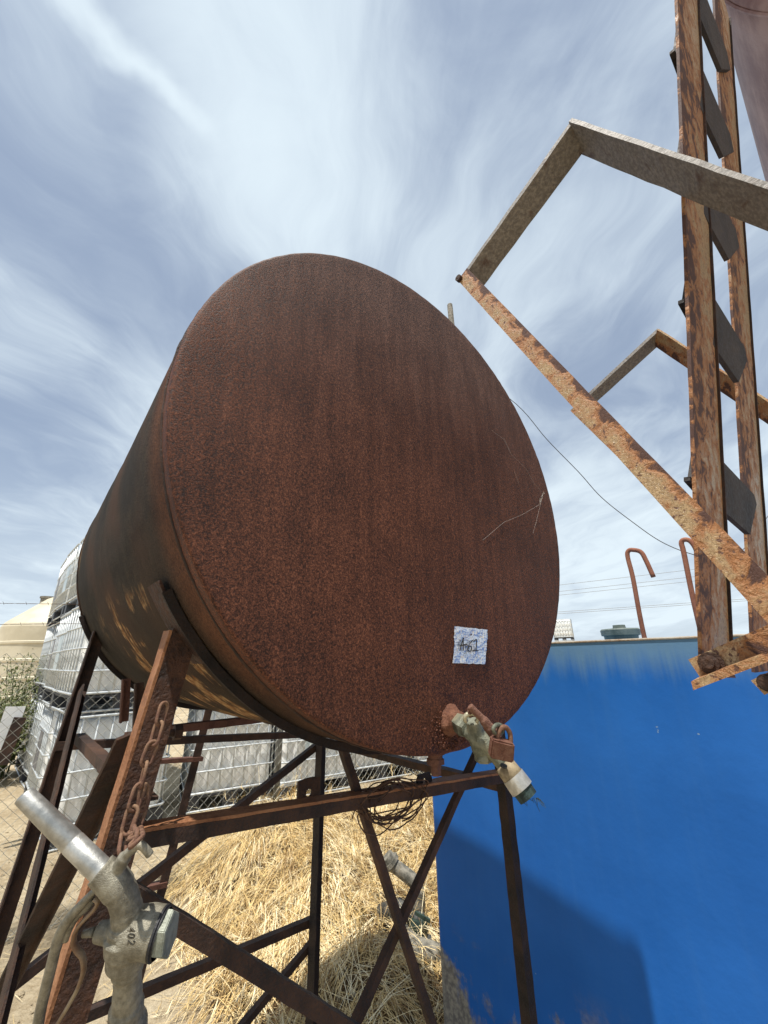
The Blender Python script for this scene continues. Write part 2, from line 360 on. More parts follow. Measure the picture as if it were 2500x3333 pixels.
def f_cast(M, c):
    a = M.noise(c, 700, 3, .6); b = M.noise(c, 30, 5, .6); g_ = M.noise(c, 150, 4, .6)
    v = M.math('ADD', M.math('MULTIPLY', b, .6), M.math('MULTIPLY', g_, .4))
    return dict(color=M.mix(M.step(v, .38, .66), (.17, .155, .115), (.36, .335, .26)), rough=.5, metal=.35, height=M.math('ADD', a, M.math('MULTIPLY', b, .6)), bumpd=.0012)
M_cast = material('dull cast zinc', f_cast)
def f_spout(M, c):
    a = M.noise(c, 500, 4, .6); b = M.noise(c, 26, 6, .65); l = M.noise(M.map(c, scale=(1,1,1)), 12, 3, .5)
    cc = M.mix(M.step(b, .35, .68), (.30, .30, .28), (.56, .56, .53)); cc = M.mix(M.math('MULTIPLY', M.step(l, .56, .70), .6), cc, (.30, .24, .15))
    return dict(color=cc, rough=M.step(b, .3, .7, .3, .5), metal=.7, height=a, bumpd=.00025)
M_spout = material('galvanised spout', f_spout)
def f_brass(M, c):
    b = M.noise(c, 60, 6, .65); g_ = M.noise(c, 22, 4, .5); f = M.noise(c, 420, 3, .5)
    cc = M.mix(M.step(b, .35, .66), (.085, .095, .07), (.225, .235, .18)); cc = M.mix(M.math('MULTIPLY', M.step(g_, .52, .66), .6), cc, (.38, .34, .22))
    return dict(color=cc, rough=.55, metal=.25, height=M.math('ADD', f, b), bumpd=.0012)
M_brass = material('tarnished bronze', f_brass)
def f_foil(M, c):
    a = M.noise(c, 60, 4, .6, 1.2)
    return dict(color=(.88, .90, .94), rough=.30, metal=.85, height=a, bumpd=.0022)
M_foil = material('crumpled foil', f_foil)
def simple(name, c1, c2, s=20, rough=.6, metal=0.0, bumpd=.001, spec=.5, **k):
    def f(M, c):
        a = M.noise(c, s, 6, .6); b = M.noise(c, s*8, 3, .5)
        d = dict(color=M.mix(M.step(a, .35, .66), c1, c2), rough=rough, metal=metal, height=M.math('ADD', a, M.math('MULTIPLY', b, .4)), bumpd=bumpd, spec=spec); d.update(k); return d
    return material(name, f)
M_ink = simple('black marker', (.01,.01,.012), (.02,.02,.022), 50)
M_poly = simple('milky tote plastic', (.76,.78,.76), (.86,.87,.85), 3, .42, 0, .002)
M_galv = simple('galvanised tube', (.42,.45,.46), (.62,.65,.66), 14, .45, .25)
M_pallet = simple('black pallet plastic', (.022,.026,.034), (.05,.055,.065), 8, .55)
M_plate = simple('tote label plate', (.42,.50,.53), (.60,.66,.68), 5, .4, .3)
M_plate2 = simple('grey tote label plate', (.12,.12,.13), (.20,.20,.21), 5, .5)
M_lid = simple('tote lid', (.20,.22,.22), (.34,.35,.34), 9, .6)
M_fence = simple('dull chain link wire', (.20,.20,.17), (.36,.36,.32), 20, .5, .4)
M_post = simple('fence post steel', (.10,.105,.10), (.24,.25,.25), 12, .55, .3)
M_cream = simple('cream poly tank', (.52,.46,.33), (.62,.56,.42), 2.2, .55, 0, .003)
M_white = simple('white sheet', (.70,.72,.72), (.82,.83,.82), 3, .5)
M_wood = simple('weathered grey timber', (.12,.11,.09), (.30,.28,.24), 9, .8, 0, .006)
M_green = simple('dark valve green', (.012,.028,.022), (.035,.06,.045), 45, .5)
M_pvc = simple('dusty pvc and steel pipe', (.10,.095,.075), (.30,.275,.22), 30, .65, 0, .006)
M_dpipe = simple('dark pipe', (.03,.032,.03), (.10,.10,.09), 20, .6)
M_hose = simple('green black hose', (.008,.02,.018), (.03,.06,.055), 90, .7, 0, .003)
M_tape = simple('aluminium sleeve', (.42,.41,.37), (.66,.65,.61), 40, .35, .6)
M_dark = simple('black rubber', (.012,.012,.014), (.03,.03,.034), 50, .6)
M_cable = simple('black cable', (.02,.02,.022), (.04,.04,.045), 5, .5)
M_line = simple('power line metal', (.20,.21,.22), (.28,.29,.30), 1, .6)
M_web = simple('dusty spider silk', (.42,.38,.34), (.62,.58,.52), 40, .8)
M_lidb = simple('green grey filler lid', (.07,.095,.085), (.15,.18,.16), 18, .5)

def f_straw(M, c):
    r = M.n('ShaderNodeObjectInfo'); a = M.noise(c, 9, 4, .6); b = M.noise(c, 170, 2, .5)
    at = M.n('ShaderNodeAttribute', dict(attribute_name='tone')).outputs['Fac']
    v = M.math('ADD', M.math('MULTIPLY', at, .75), M.math('MULTIPLY', a, .3))
    cc = M.mix(M.step(v, .12, .45), (.22, .125, .045), (.72, .52, .22)); cc = M.mix(M.step(v, .5, .95), cc, (.95, .84, .56))
    return dict(color=cc, rough=.55, spec=.35)
M_straw = material('dry barley straw', f_straw)
def f_thatch(M, c):
    a = M.noise(M.map(c, scale=(1, 1, 1)), 60, 6, .7, 1.0); b = M.noise(c, 7, 4, .6)
    return dict(color=M.mix(M.step(M.math('ADD', M.math('MULTIPLY', a, .7), M.math('MULTIPLY', b, .4)), .4, .72), (.05, .030, .015), (.26, .16, .065)), rough=.9, height=a, bumpd=.03)
M_thatch = material('matted straw underlayer', f_thatch)
def f_ground(M, c):
    a = M.noise(c, 1.3, 6, .6); b = M.noise(c, 16, 8, .7, .3); f = M.noise(c, 120, 4, .7); g_ = M.noise(c, .35, 4, .6)
    v = M.math('ADD', M.math('MULTIPLY', a, .4), M.math('ADD', M.math('MULTIPLY', b, .4), M.math('MULTIPLY', f, .25)))
    cc = M.mix(M.step(v, .40, .66), (.33, .25, .15), (.62, .52, .355))
    # strip of dark plant litter along the fence
    x, y, z = M.sep(c)
    dd = M.math('ABSOLUTE', M.math('ADD', M.math('ADD', M.math('MULTIPLY', x, -.621), M.math('MULTIPLY', y, .784)), -(2.31*.621+3.40*.784)-.10))
    lit = M.step(M.math('ADD', dd, M.math('MULTIPLY', M.math('SUBTRACT', a, .5), 1.6)), .52, .10)
    lit = M.math('MULTIPLY', lit, M.step(x, -3.2, -1.7))
    cc = M.mix(M.math('MULTIPLY', lit, .82), cc, M.mix(M.step(b, .4, .62), (.085, .07, .045), (.26, .21, .14)))
    vo = M.n('ShaderNodeTexVoronoi', None, Scale=55.0); inp(M.nt, vo, 'Vector', c)
    cc = M.mix(M.math('MULTIPLY', M.step(vo.outputs['Distance'], .16, .08), M.step(b, .5, .6)), cc, (.22, .15, .08))
    return dict(color=cc, rough=.92, height=M.math('ADD', M.math('MULTIPLY', b, .8), M.math('MULTIPLY', f, .35)), bumpd=.035, spec=.2)
M_ground = material('pale dry dirt', f_ground)
def f_leaf(M, c):
    at = M.n('ShaderNodeAttribute', dict(attribute_name='tone')).outputs['Fac']
    return dict(color=M.mix(at, (.06, .085, .02), (.17, .19, .06)), rough=.6)
M_leaf = material('weed leaves', f_leaf)

# ------------------------------------------------------------ ground
def hgt(x, y):
    v = mnoise.fractal(Vector((x*.9, y*.9, .3)), 1, 2, 4)*.02+mnoise.fractal(Vector((x*6, y*6, 1.3)), 1, 2, 4)*.006
    return v*math.exp(-(x*x+(y-4)**2)/160)
S = 220; us = np.linspace(-1, 1, S); sp = np.sinh(us*6.2)/math.sinh(6.2)*900
vs = [(a-1.0, b+4.0, 0) for b in sp for a in sp]; vs = [(a, b, hgt(a, b)) for a, b, _ in vs]
fs = [(j*S+i, j*S+i+1, (j+1)*S+i+1, (j+1)*S+i) for j in range(S-1) for i in range(S-1)]
me = bpy.data.meshes.new('ground'); me.from_pydata(vs, [], fs); me.materials.append(M_ground); me.polygons.foreach_set('use_smooth', [True]*len(fs))
tag(obj('ground', me), kind='structure')

# ------------------------------------------------------------ the rusty tank
tank = thing('rusty_tank', 'big rusty brown cylinder tank lying on an angle iron stand with foil tag', 'tank', TC)
mb = MB(); prof = []
for i in range(61):
    l = .028+(TL-.028)*i/60; prof.append((l, TR))
axis_up = -t
seg = 220; axis = n.normalized(); u0 = axis_up; v0 = axis.cross(u0); V = []
for h_, r_ in prof:
    for j in range(seg):
        a = 2*PI*j/seg; d_ = u0*math.cos(a)+v0*math.sin(a); q = TC+axis*h_+d_*r_
        V.append(q+d_*(mnoise.noise(q*2.3)*.0035+mnoise.noise(q*9)*.0008))
mb.add(V, [[i*seg+j, i*seg+(j+1) % seg, (i+1)*seg+(j+1) % seg, (i+1)*seg+j] for i in range(60) for j in range(seg)])
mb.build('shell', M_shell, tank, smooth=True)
def head(name, l0, sgn, mat_):
    m_ = MB(); pr = [(l0+sgn*.030, TR+.0012), (l0+sgn*.008, TR+.0012), (l0+sgn*.003, TR+.0004), (l0+sgn*.0006, TR-.002), (l0, TR-.005)]
    for k in range(1, 37): r_ = (TR-.005)*(1-k/36); pr.append((l0-sgn*.010*(1-(r_/TR)**2), r_))
    sg = 260; A = n; B = t; C_ = Z; V = []
    for h_, r_ in pr:
        for j in range(sg):
            a = 2*PI*j/sg; d_ = B*math.cos(a)+C_*math.sin(a); q = TC+A*h_+d_*max(r_, .0005)
            e = mnoise.noise(q*4)*.0022*(r_ < TR-.02) + mnoise.noise(q*55)*.0007*(r_ > TR-.02)
            V.append(q+A*(-sgn)*e+(d_*e if r_ > TR-.02 else Vector()))
    m_.add(V, [[i*sg+j, i*sg+(j+1) % sg, (i+1)*sg+(j+1) % sg, (i+1)*sg+j] for i in range(len(pr)-1) for j in range(sg)])
    return m_.build(name, mat_, tank, smooth=True)
head('front_head', 0, 1, M_head); head('rear_head', TL, -1, M_head)
mb = MB()                                                 # weld bead round the front head
for l0, rr in ((.031, .0030), (TL-.031, .003)):
    pts = [TC+n*l0+(t*math.cos(2*PI*k/300)+Z*math.sin(2*PI*k/300))*(TR+.0008) for k in range(300)]
    mb.tube(pts, [rr*(.75+.5*random.random()) for _ in pts], 6, closed=True)
    mb.build('weld_seam', M_bar, tank, smooth=True); mb = MB()
# drain plug under the head
pc = W(-.018, .030, 1.468)
mb = MB().lathe(pc+Z*.01, -Z, [(0, .020), (.016, .020), (.018, .015), (.030, .015)], 20); fit = mb.build('drain_fitting', M_pink, tank, smooth=False)
MB().lathe(pc-Z*.014, -Z, [(0, .0), (0, .018), (.010, .018), (.010, .011), (.030, .010), (.030, 0)], 6).build('plug', M_pink, tank)
# spider silk on the right of the head
mb = MB()
def onhead(px, py, off=.012): return on_n(px, py, -off)
for chain in (((1640,1425),(1665,1480),(1712,1525),(1740,1575),(1768,1605)), ((1768,1605),(1760,1640),(1700,1675),(1640,1700),(1572,1758)), ((1675,1535),(1688,1573)), ((1768,1605),(1745,1700),(1735,1735)), ((1600,1400),(1640,1430),(1660,1470))):
    mb.tube([onhead(*p, .010) for p in chain], .00018, 4)
for k in range(26):
    p = onhead(1768-k*.42+random.gauss(0, 2), 1603+k*1.5, .013); mb.tube([p, p+Vector((random.gauss(0, .0025), 0, random.gauss(0, .003)))], .0006, 4)
tag(mb.build('cobweb', M_web), 'wispy grey cobweb clinging to the right edge of the rusty tank end', 'cobweb')

mb = MB()                                                 # flakes of scale round the tap flange
for k in range(420):
    a = random.random()*2*PI; r_ = abs(random.gauss(.030, .017)); q = W(0, 0, 1.519)+t*math.cos(a)*r_+Z*(math.sin(a)*r_*1.1-.006)
    if (q-TC-n*(q-TC).dot(n)).length > TR-.004: continue
    s_ = random.uniform(.0012, .0034); q = q-n*.010*(1-(((q-TC).length)/TR)**2)*0 - n*.0012
    V6 = [q+(t*x_+Z*y_)*s_-n*h_ for x_, y_, h_ in ((1,.2,0),(.1,1,0),(-1,-.1,0),(0,-1,0),(.1,.1,s_*.8))]; mb.add(V6, [(0,1,4),(1,2,4),(2,3,4),(3,0,4)])
tag(mb.build('rust_scale', M_head, tank), kind='stuff')

# foil tag with marker writing
cs = [on_n(px, py, -.0075) for px, py in ((1480, 2038), (1588, 2050), (1579, 2162), (1472, 2158))]
G = 44; V = []; 
for j in range(G+1):
    for i in range(G+1):
        u, v = i/G, j/G; p = cs[0].lerp(cs[1], u).lerp(cs[3].lerp(cs[2], u), v)
        e = mnoise.noise(Vector((u*7, v*7, 2)))*.0022+abs(mnoise.noise(Vector((u*13+3, v*13, 5))))*.0024+mnoise.noise(Vector((u*24, v*24, 9)))*.0005
        if i in (0, G): p = p+t*mnoise.noise(Vector((v*9, i, 1)))*.0022
        if i == 0: p = p+t*.006*math.exp(-((v-.62)/.18)**2)
        if j in (0, G): p = p+Z*mnoise.noise(Vector((u*9, j, 1)))*.0012
        V.append(p-n*e)
mb = MB().add(V, [[j*(G+1)+i, j*(G+1)+i+1, (j+1)*(G+1)+i+1, (j+1)*(G+1)+i] for j in range(G) for i in range(G)])
ftag = thing('foil_tag', 'crumpled silver foil tag marked A-61 stuck on the rusty tank end', 'tag', cs[3])
fo = mb.build('foil', M_foil, ftag)
def uv(u, v): p = cs[0].lerp(cs[1], u).lerp(cs[3].lerp(cs[2], u), v); return p-n*.0046
glyphs = [('letter', [[(.15,.66),(.21,.36),(.24,.33)], [(.22,.30),(.245,.66)], [(.15,.53),(.26,.50),(.32,.475)]]),
          ('dash', [[(.27,.495),(.345,.475)]]),
          ('digit', [[(.50,.36),(.42,.46),(.375,.57),(.39,.65),(.45,.665),(.485,.60),(.46,.53),(.41,.54),(.385,.60)]]),
          ('digit', [[(.54,.39),(.61,.32),(.625,.45),(.63,.64)], [(.535,.645),(.70,.635)]])]
for nm, strokes in glyphs:
    mb = MB()
    for s_ in strokes: mb.tube(spline([uv(*p) for p in s_], 4) if len(s_) > 2 else [uv(*p) for p in s_], .0013, 5)
    mb.build(nm, M_ink, ftag)

# ------------------------------------------------------------ bronze tap, handle, padlock, hose stub
tap = thing('tap', 'tarnished green grey brass tap screwed into the lower right of the rusty tank end', 'tap', W(.0, 0, 1.525))
b0 = on_n(1466, 2345, 0)
MB().lathe(b0+n*.01, -n, [(.002, .0)]+[(.002, .031), (.010, .032), (.016, .030), (.020, .0255), (.027, .022), (.036, .0215), (.037, .0)], 48).jit(55, .004).jit(160, .0022).build('flange', M_flange2, tap, smooth=True)
a1, a2 = b0-n*.030, on_n(1502, 2372, -.055); ax_ = (a2-b0).normalized()
MB().lathe(b0-n*.02, ax_, [(.012, .0), (.014, .0195), (.044, .0205), (.050, .017), (.062, .016), (.062, 0)], 6).build('hex_collar', M_brass, tap)
dep = (on_n(1540, 2400, -.085)-CAM).dot(F)
def tp(px, py, dd=0): return CAM+ray(px, py)*(dep+dd)
mb = MB(); mb.tube([b0-n*.058, tp(1532, 2390, .0), tp(1556, 2402), tp(1590, 2425, -.01), tp(1612, 2450, -.015)], [.0120, .0125, .0175, .0160, .0150], 20)
mb.tube([tp(1555, 2395), tp(1565, 2440), tp(1572, 2462)], [.0180, .0165, .012], 20)
mb.tube([tp(1540, 2345, .0), tp(1552, 2400)], [.0135, .017], 18)
mb.tube([tp(1600, 2440, -.01), tp(1636, 2485, -.02), tp(1662, 2515, -.03)], [.0145, .0135, .0135], 18)
remesh('body', mb, M_brass, tap, .0014, 4)
MB().lathe(tp(1573, 2448), -Z, [(0, 0), (0, .0165), (.013, .017), (.017, .013), (.017, 0)], 6).build('lower_nut', M_brass, tap)
MB().tube([tp(1535+22*math.cos(a), 2338+16*math.sin(a), -.018) for a in [2.4+k*.34 for k in range(15)]], .0042, 8).build('swivel_ring', simple('pale brass', (.36,.33,.22), (.52,.49,.36), 40, .45, .4), tap, smooth=True)
mb = MB(); mb.tube(spline([tp(1528, 2298, -.03), tp(1545, 2315, -.032), tp(1575, 2345, -.036), tp(1605, 2385, -.04), tp(1626, 2406, -.045)], 5), [.0068]*3+[.0064]*7+[.0085]*3+[.0098]*5+[.0085]*3, 14)
remesh('handle', mb, M_lock, tap, .0015, 4)
MB().tube([tp(1528, 2312, -.025), tp(1531, 2330, -.01)], .004, 8).build('pivot_pin', M_pink, tap)
sl0, sl1 = tp(1660, 2512, -.03), tp(1700, 2568, -.045)
MB().tube([tp(1640, 2488, -.02), sl0.lerp(sl1, .45)], [.0185, .0195], 20).build('clamp_collar', simple('grimy tape wrap', (.16,.12,.07), (.36,.29,.18), 50, .7), tap, smooth=True)
MB().tube([sl0.lerp(sl1, .25), sl1], [.0205, .0212], 24).build('sleeve', M_tape, tap)
mb = MB(); he = sl1+(sl1-sl0).normalized()*.015; mb.tube([sl0.lerp(sl1, .95), he], [.0185, .0175], 16)
for k in range(16):
    a = random.random()*2*PI; q = he+(R*math.cos(a)+(sl1-sl0).normalized().cross(R)*math.sin(a))*.016; mb.tube([q, q+(sl1-sl0).normalized()*random.uniform(.004, .02)+Vector((random.gauss(0,.003), random.gauss(0,.003), random.gauss(0,.003)))], .0005, 3)
mb.build('frayed_hose', M_hose, tap)
# padlock hanging from the handle eye
lk = thing('padlock', 'rusted square padlock hanging from the eye of the tap handle', 'padlock', tp(1637, 2452, -.06))
q = [tp(px, py, -.078) for px, py in ((1604, 2408), (1677, 2426), (1673, 2487), (1596, 2470))]; dn = -F*.018
mb = MB().add([*q, *[p-dn for p in q]], [(0,1,2,3), (7,6,5,4), (0,4,5,1), (1,5,6,2), (2,6,7,3), (3,7,4,0)])
mb.build('lock_body', M_lock, lk, bevel=.0025)
mb = MB().add([p+((q[0]+q[2])/2-p)*-.02 for p in (q[3].lerp(q[0], .12), q[2].lerp(q[1], .12), q[2], q[3])]+[p-dn*1.05 for p in (q[3].lerp(q[0], .12), q[2].lerp(q[1], .12), q[2], q[3])], [(0,1,2,3), (7,6,5,4), (0,4,5,1), (1,5,6,2), (2,6,7,3), (3,7,4,0)])
MB().lathe(tp(1640, 2490, -.042), (q[3]-q[0]).normalized(), [(0, 0), (0, .006), (.003, .006), (.003, 0)], 12).build('keyway', M_dark, lk)
MB().tube(spline([tp(1620, 2418, -.068), tp(1622, 2388, -.066), tp(1632, 2370, -.062), tp(1647, 2368, -.060), tp(1660, 2388, -.06), tp(1662, 2424, -.066)], 5), .0042, 10).build('shackle', M_chain, lk, smooth=True)
MB().tube([tp(1622+16*math.cos(a), 2374+15*math.sin(a), -.060+.008*math.cos(a)) for a in [k*2*PI/22 for k in range(22)]], .0036, 8, closed=True).build('link_ring', M_brass, lk, smooth=True)

# ------------------------------------------------------------ the stand
st_ = thing('tank_stand', 'rusty angle iron stand with crossed braces carrying the big rusty tank', 'tank stand', W(0, .7, 0))
def A_(nm, p0, p1, u, v, w=.05, th=.006, mat_=M_bar, w2=None, jit=.0012): return MB().angle(p0, p1, u, v, w*.78, th*.8, (w2 or w)*.78, jit).build(nm, mat_, st_)
def down(p, q, z=0.0): return p+(q-p)*((p.z-z)/(p.z-q.z))
fa = .20
# front left leg: broad face to the camera, narrow flange on the left coloured as sunlit
lt, lb = on_n(556, 2052, fa), on_n(298, 2850, fa)
lbb = down(lt, on_n(152, 3333, fa)); lg = MB().flat(lt+t*.0250, lbb+t*.0250, t, .045, .006, .0020).build('leg', M_leg, st_)
MB().flat(lt+n*.017-t*.0005, lbb+n*.017-t*.0005, n, .040, .005, .0012).build('leg_flange', M_flange_sun, lg)
# front right leg
rt, rb = on_n(1640, 2520, fa), on_n(1728, 3333, fa)
rtop = down(rt, rb, 1.52); A_('leg', rtop, down(rt, rb), t, n, .038, .006, M_blackbar)
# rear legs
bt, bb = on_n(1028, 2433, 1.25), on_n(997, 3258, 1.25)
A_('leg', down(bt, bb, 1.62)+t*.0, down(bt, bb), t*1, n*-1, .068, .006, M_blackbar)
lt2, lb2 = on_n(285, 2130, 1.27), on_n(-12, 3000, 1.27)
A_('leg', lt2+Z*.08, down(lt2, lb2), t, n*-1, .055, .006, M_bar)
# cradles bent round the belly
def cradle(l0, a0, a1, w_, nm='cradle'):
    mb = MB(); K = 90; V = []
    for k in range(K+1):
        a = a0+(a1-a0)*k/K; d_ = -t*math.cos(a)+Z*math.sin(a); q = TC+d_*(TR+.0015)
        for dl, dr in ((0, 0), (w_, 0), (w_, .007), (.007, .007), (.007, .016), (0, .016)):
            V.append(q+n*(l0+dl)+d_*dr+mnoise.noise_vector((q+n*dl)*30)*.0008)
    fs = [[i*6+j, i*6+(j+1) % 6, (i+1)*6+(j+1) % 6, (i+1)*6+j] for i in range(K) for j in range(6)]+[list(range(6)), [K*6+j for j in range(6)]]
    mb.add(V, fs); return mb.build(nm, M_grime_shade, st_)
cradle(.150, math.radians(-30), math.radians(-152), .042)
V = []
for k in range(13):
    a = math.radians(-28-1.3*k); d_ = -t*math.cos(a)+Z*math.sin(a)
    for l_, r_ in ((.158, .009), (.242, .009), (.242, .014), (.158, .014)): V.append(TC+d_*(TR+r_)+n*l_)
MB().add(V, [[i*4+j, i*4+(j+1) % 4, (i+1)*4+(j+1) % 4, (i+1)*4+j] for i in range(12) for j in range(4)]+[(0,1,2,3), (48,49,50,51)]).build('saddle_plate', M_leg, st_)
cradle(TL-.09, math.radians(-24), math.radians(-150), .06)
# front crossbar, braces
cl_, cr_ = on_n(470, 2702, fa-.012), on_n(1645, 2516, fa-.012)
xb = MB().flat(cl_-Z*.0135, cr_+t*.01-Z*.0135, Z, .021, .006, .0014).build('crossbar', M_bar, st_)
MB().flat(cl_+n*.017, cr_+t*.01+n*.017, n, .040, .005, .0012).build('crossbar_flange', M_flange_sun, xb)
A_('brace', on_n(1112, 2440, fa+.012), down(on_n(1112, 2440, fa+.012), on_n(1400, 3333, fa+.012), .55), t, n, .021, .006, M_bar)
A_('brace', on_n(1574, 2400, fa+.03), down(on_n(1574, 2400, fa+.03), on_n(1158, 3328, fa+.03), .62), t, n, .021, .006, M_bar)
A_('brace', on_n(425, 2868, fa-.012), down(on_n(425, 2868, fa-.012), on_n(1156, 3333, fa-.012), .80), (Z*-1+t*-.5), n, .030, .006, M_bar, .035)
# rear frame
A_('crossbar', W(-.56, 1.22, 1.408), W(.47, 1.22, 1.325), -Z, n, .032, .006, M_bar, .04)
A_('brace', W(.46, 1.262, 1.27), W(-.60, 1.262, .760), -Z, n, .036, .006, M_bar)
A_('brace', W(.475, 1.262, .612), W(-.62, 1.262, .655), -Z, n, .036, .006, M_bar, .036)
A_('brace', W(.475, 1.258, .545), W(.02, 1.258, .33), -Z, n, .030, .006, M_bar)
# side frames
sl = -.515
A_('side_brace', W(sl, .25, 1.545), W(sl-.055, 1.24, .70), (t*-.2+n*.6-Z*.6), t, .060, .006, M_bar, .02)
A_('side_brace', W(sl-.02, 1.22, 1.56), W(sl-.10, .62, .86), (n*-.7-Z*.3), t, .050, .006, M_bar, .03)
A_('side_rail', W(.46, .24, 1.30), W(.46, 1.22, 1.30), -Z, -t, .04, .006, M_bar)
A_('side_rail', W(-.50, .26, 1.43), W(-.52, 1.20, 1.43), -Z, t, .035, .006, M_bar)
# beams under the belly
A_('belly_beam', W(-.30, .96, 1.452), W(.30, .96, 1.452), n, -Z, .05, .006, M_pink, .03)
A_('hanger', on_n(395, 2212, .92), on_n(386, 2352, .92), t, n*-1, .032, .006, M_pink, .03)
A_('hanger', on_n(436, 2225, .94), on_n(428, 2415, .94), t, n*-1, .034, .006, M_bar, .03)
# end plates and lugs
mb = MB(); tb = on_n(500, 1902, fa+.0); 
def tabplate(nm, px, a, w_, h_, th=.006, hole=True, mat_=M_bar):
    c = on_n(*px, a); mb = MB(); ring = 14; hr = .0075
    outer = [(-w_/2, -h_/2), (w_/2, -h_/2), (w_/2, h_/2), (-w_/2, h_/2)]
    O = []
    for k in range(ring):
        a_ = 2*PI*k/ring; x_, y_ = math.cos(a_), math.sin(a_); s_ = min(w_/2/abs(x_) if abs(x_) > 1e-6 else 9, h_/2/abs(y_) if abs(y_) > 1e-6 else 9); O.append((x_*s_, y_*s_))
    I = [(hr*math.cos(2*PI*k/ring), hr*math.sin(2*PI*k/ring)+h_*.12) for k in range(ring)]
    V = [c+t*x_+Z*y_+n*dz for dz in (0, th) for x_, y_ in O+I]; r2 = 2*ring; fs = []
    for k in range(ring):
        k2 = (k+1) % ring; fs += [(k, k2, ring+k2, ring+k), (r2+k, r2+ring+k, r2+ring+k2, r2+k2), (k, r2+k, r2+k2, k2), (ring+k, ring+k2, r2+ring+k2, r2+ring+k)]
    mb.add(V, fs); return mb.build(nm, mat_, st_)
tabplate('lug', (1006, 2596), fa+.04, .052, .07)
tabplate('lug', (1384, 2553), fa-.002, .050, .046, mat_=M_grime_shade)
for px in ((448, 2392),):
    c = on_n(*px, .27); MB().lathe(c+t*.03, -t, [(0, 0), (0, .013), (.012, .013), (.012, .007), (.05, .007), (.05, 0)], 12).build('bolt', M_leg, st_)
c = on_n(566, 2385, .32); MB().lathe(c-t*.02, t, [(0, 0), (0, .006), (.02, .007), (.02, .014), (.034, .014), (.034, 0)], 6).build('bolt', M_bar, st_)

# coil of rusty wire lying on the front crossbar
mb = MB(); wc = on_n(1275, 2606, fa-.01)
for k in range(11):
    pts = []; rx, rz = random.uniform(.055, .098), random.uniform(.020, .040); ph = random.random()*6
    o_ = Vector((0,0,0))+t*random.gauss(0, .012)+Z*random.gauss(0, .006)+n*random.gauss(0, .008)
    for i in range(22):
        a = ph+i*2*PI/20*random.choice((1,))*1.05; e = mnoise.noise_vector(Vector((i*.5, k*3.1, 0)))*.012
        pts.append(wc+o_+t*math.cos(a)*rx+Z*math.sin(a)*rz+n*math.sin(a*1.3+k)*.018+e)
    mb.tube(spline(pts, 2), .0014, 5)
tag(mb.build('wire_coil', M_wire), 'tangled coil of rusty wire caught on the front crossbar of the stand', 'wire')

# ------------------------------------------------------------ chain and fuel nozzle
def lerp_path(pts, d):
    for a, b in zip(pts, pts[1:]):
        L = (b-a).length
        if d <= L: return a+(b-a)*(d/L), (b-a)/L
        d -= L
    return pts[-1], (pts[-1]-pts[-2]).normalized()
def link_mb(L=.040, wd_=.021, r=.0028):
    pts = []; h_ = L/2-wd_/2
    for k in range(9): a = PI*k/8; pts.append(Vector((math.cos(a)*(wd_/2-r), 0, h_+math.sin(a)*(wd_/2-r))))
    for k in range(9): a = PI+PI*k/8; pts.append(Vector((math.cos(a)*(wd_/2-r), 0, -h_+math.sin(a)*(wd_/2-r))))
    return MB().tube(pts, r, 8, closed=True)
chain = thing('chain', 'rusty link chain hanging down the front left leg to the fuel nozzle', 'chain', on_n(532, 2290, .18))
l0 = link_mb().build('link', M_chain, None, smooth=True); lme = l0.data; bpy.data.objects.remove(l0)
ndep = .50
def np_(px, py, dd=0): return CAM+ray(px, py)*(ndep+dd)
def put_link(p, d, tw, par, mat_=None):
    o = bpy.data.objects.new('link', lme); col.objects.link(o); o.parent = par
    q = d.to_track_quat('Z', 'X'); m_ = Matrix.Translation(p-Vector(par['_o'])) @ q.to_matrix().to_4x4() @ Matrix.Rotation(tw, 4, 'Z'); o.matrix_local = m_
    return o
ca = .185
path = [on_n(538, 2285, ca), on_n(522, 2345, ca-.006), on_n(505, 2405, ca-.01), on_n(480, 2470, ca-.01), on_n(462, 2545, ca-.012), on_n(440, 2610, ca-.015), on_n(418, 2690, ca-.02), on_n(403, 2735, ca-.02), on_n(398, 2765, ca-.03)]
tot = sum((b-a).length for a, b in zip(path, path[1:])); d_ = .018; k = 0
while d_ < tot: p, dd_ = lerp_path(path, d_); put_link(p, dd_, .35+(PI/2 if k % 2 else 0)+random.gauss(0, .2), chain); d_ += .0285; k += 1
p2 = [on_n(470, 2565, ca-.01), on_n(462, 2640, ca-.012), on_n(440, 2700, ca-.02), np_(445, 2735, .0), np_(447, 2770, .0)]
tot = sum((b-a).length for a, b in zip(p2, p2[1:])); d_ = .012
while d_ < tot: p, dd_ = lerp_path(p2, d_); put_link(p, dd_, .35+(PI/2 if k % 2 else 0)+random.gauss(0, .2), chain); d_ += .0285; k += 1

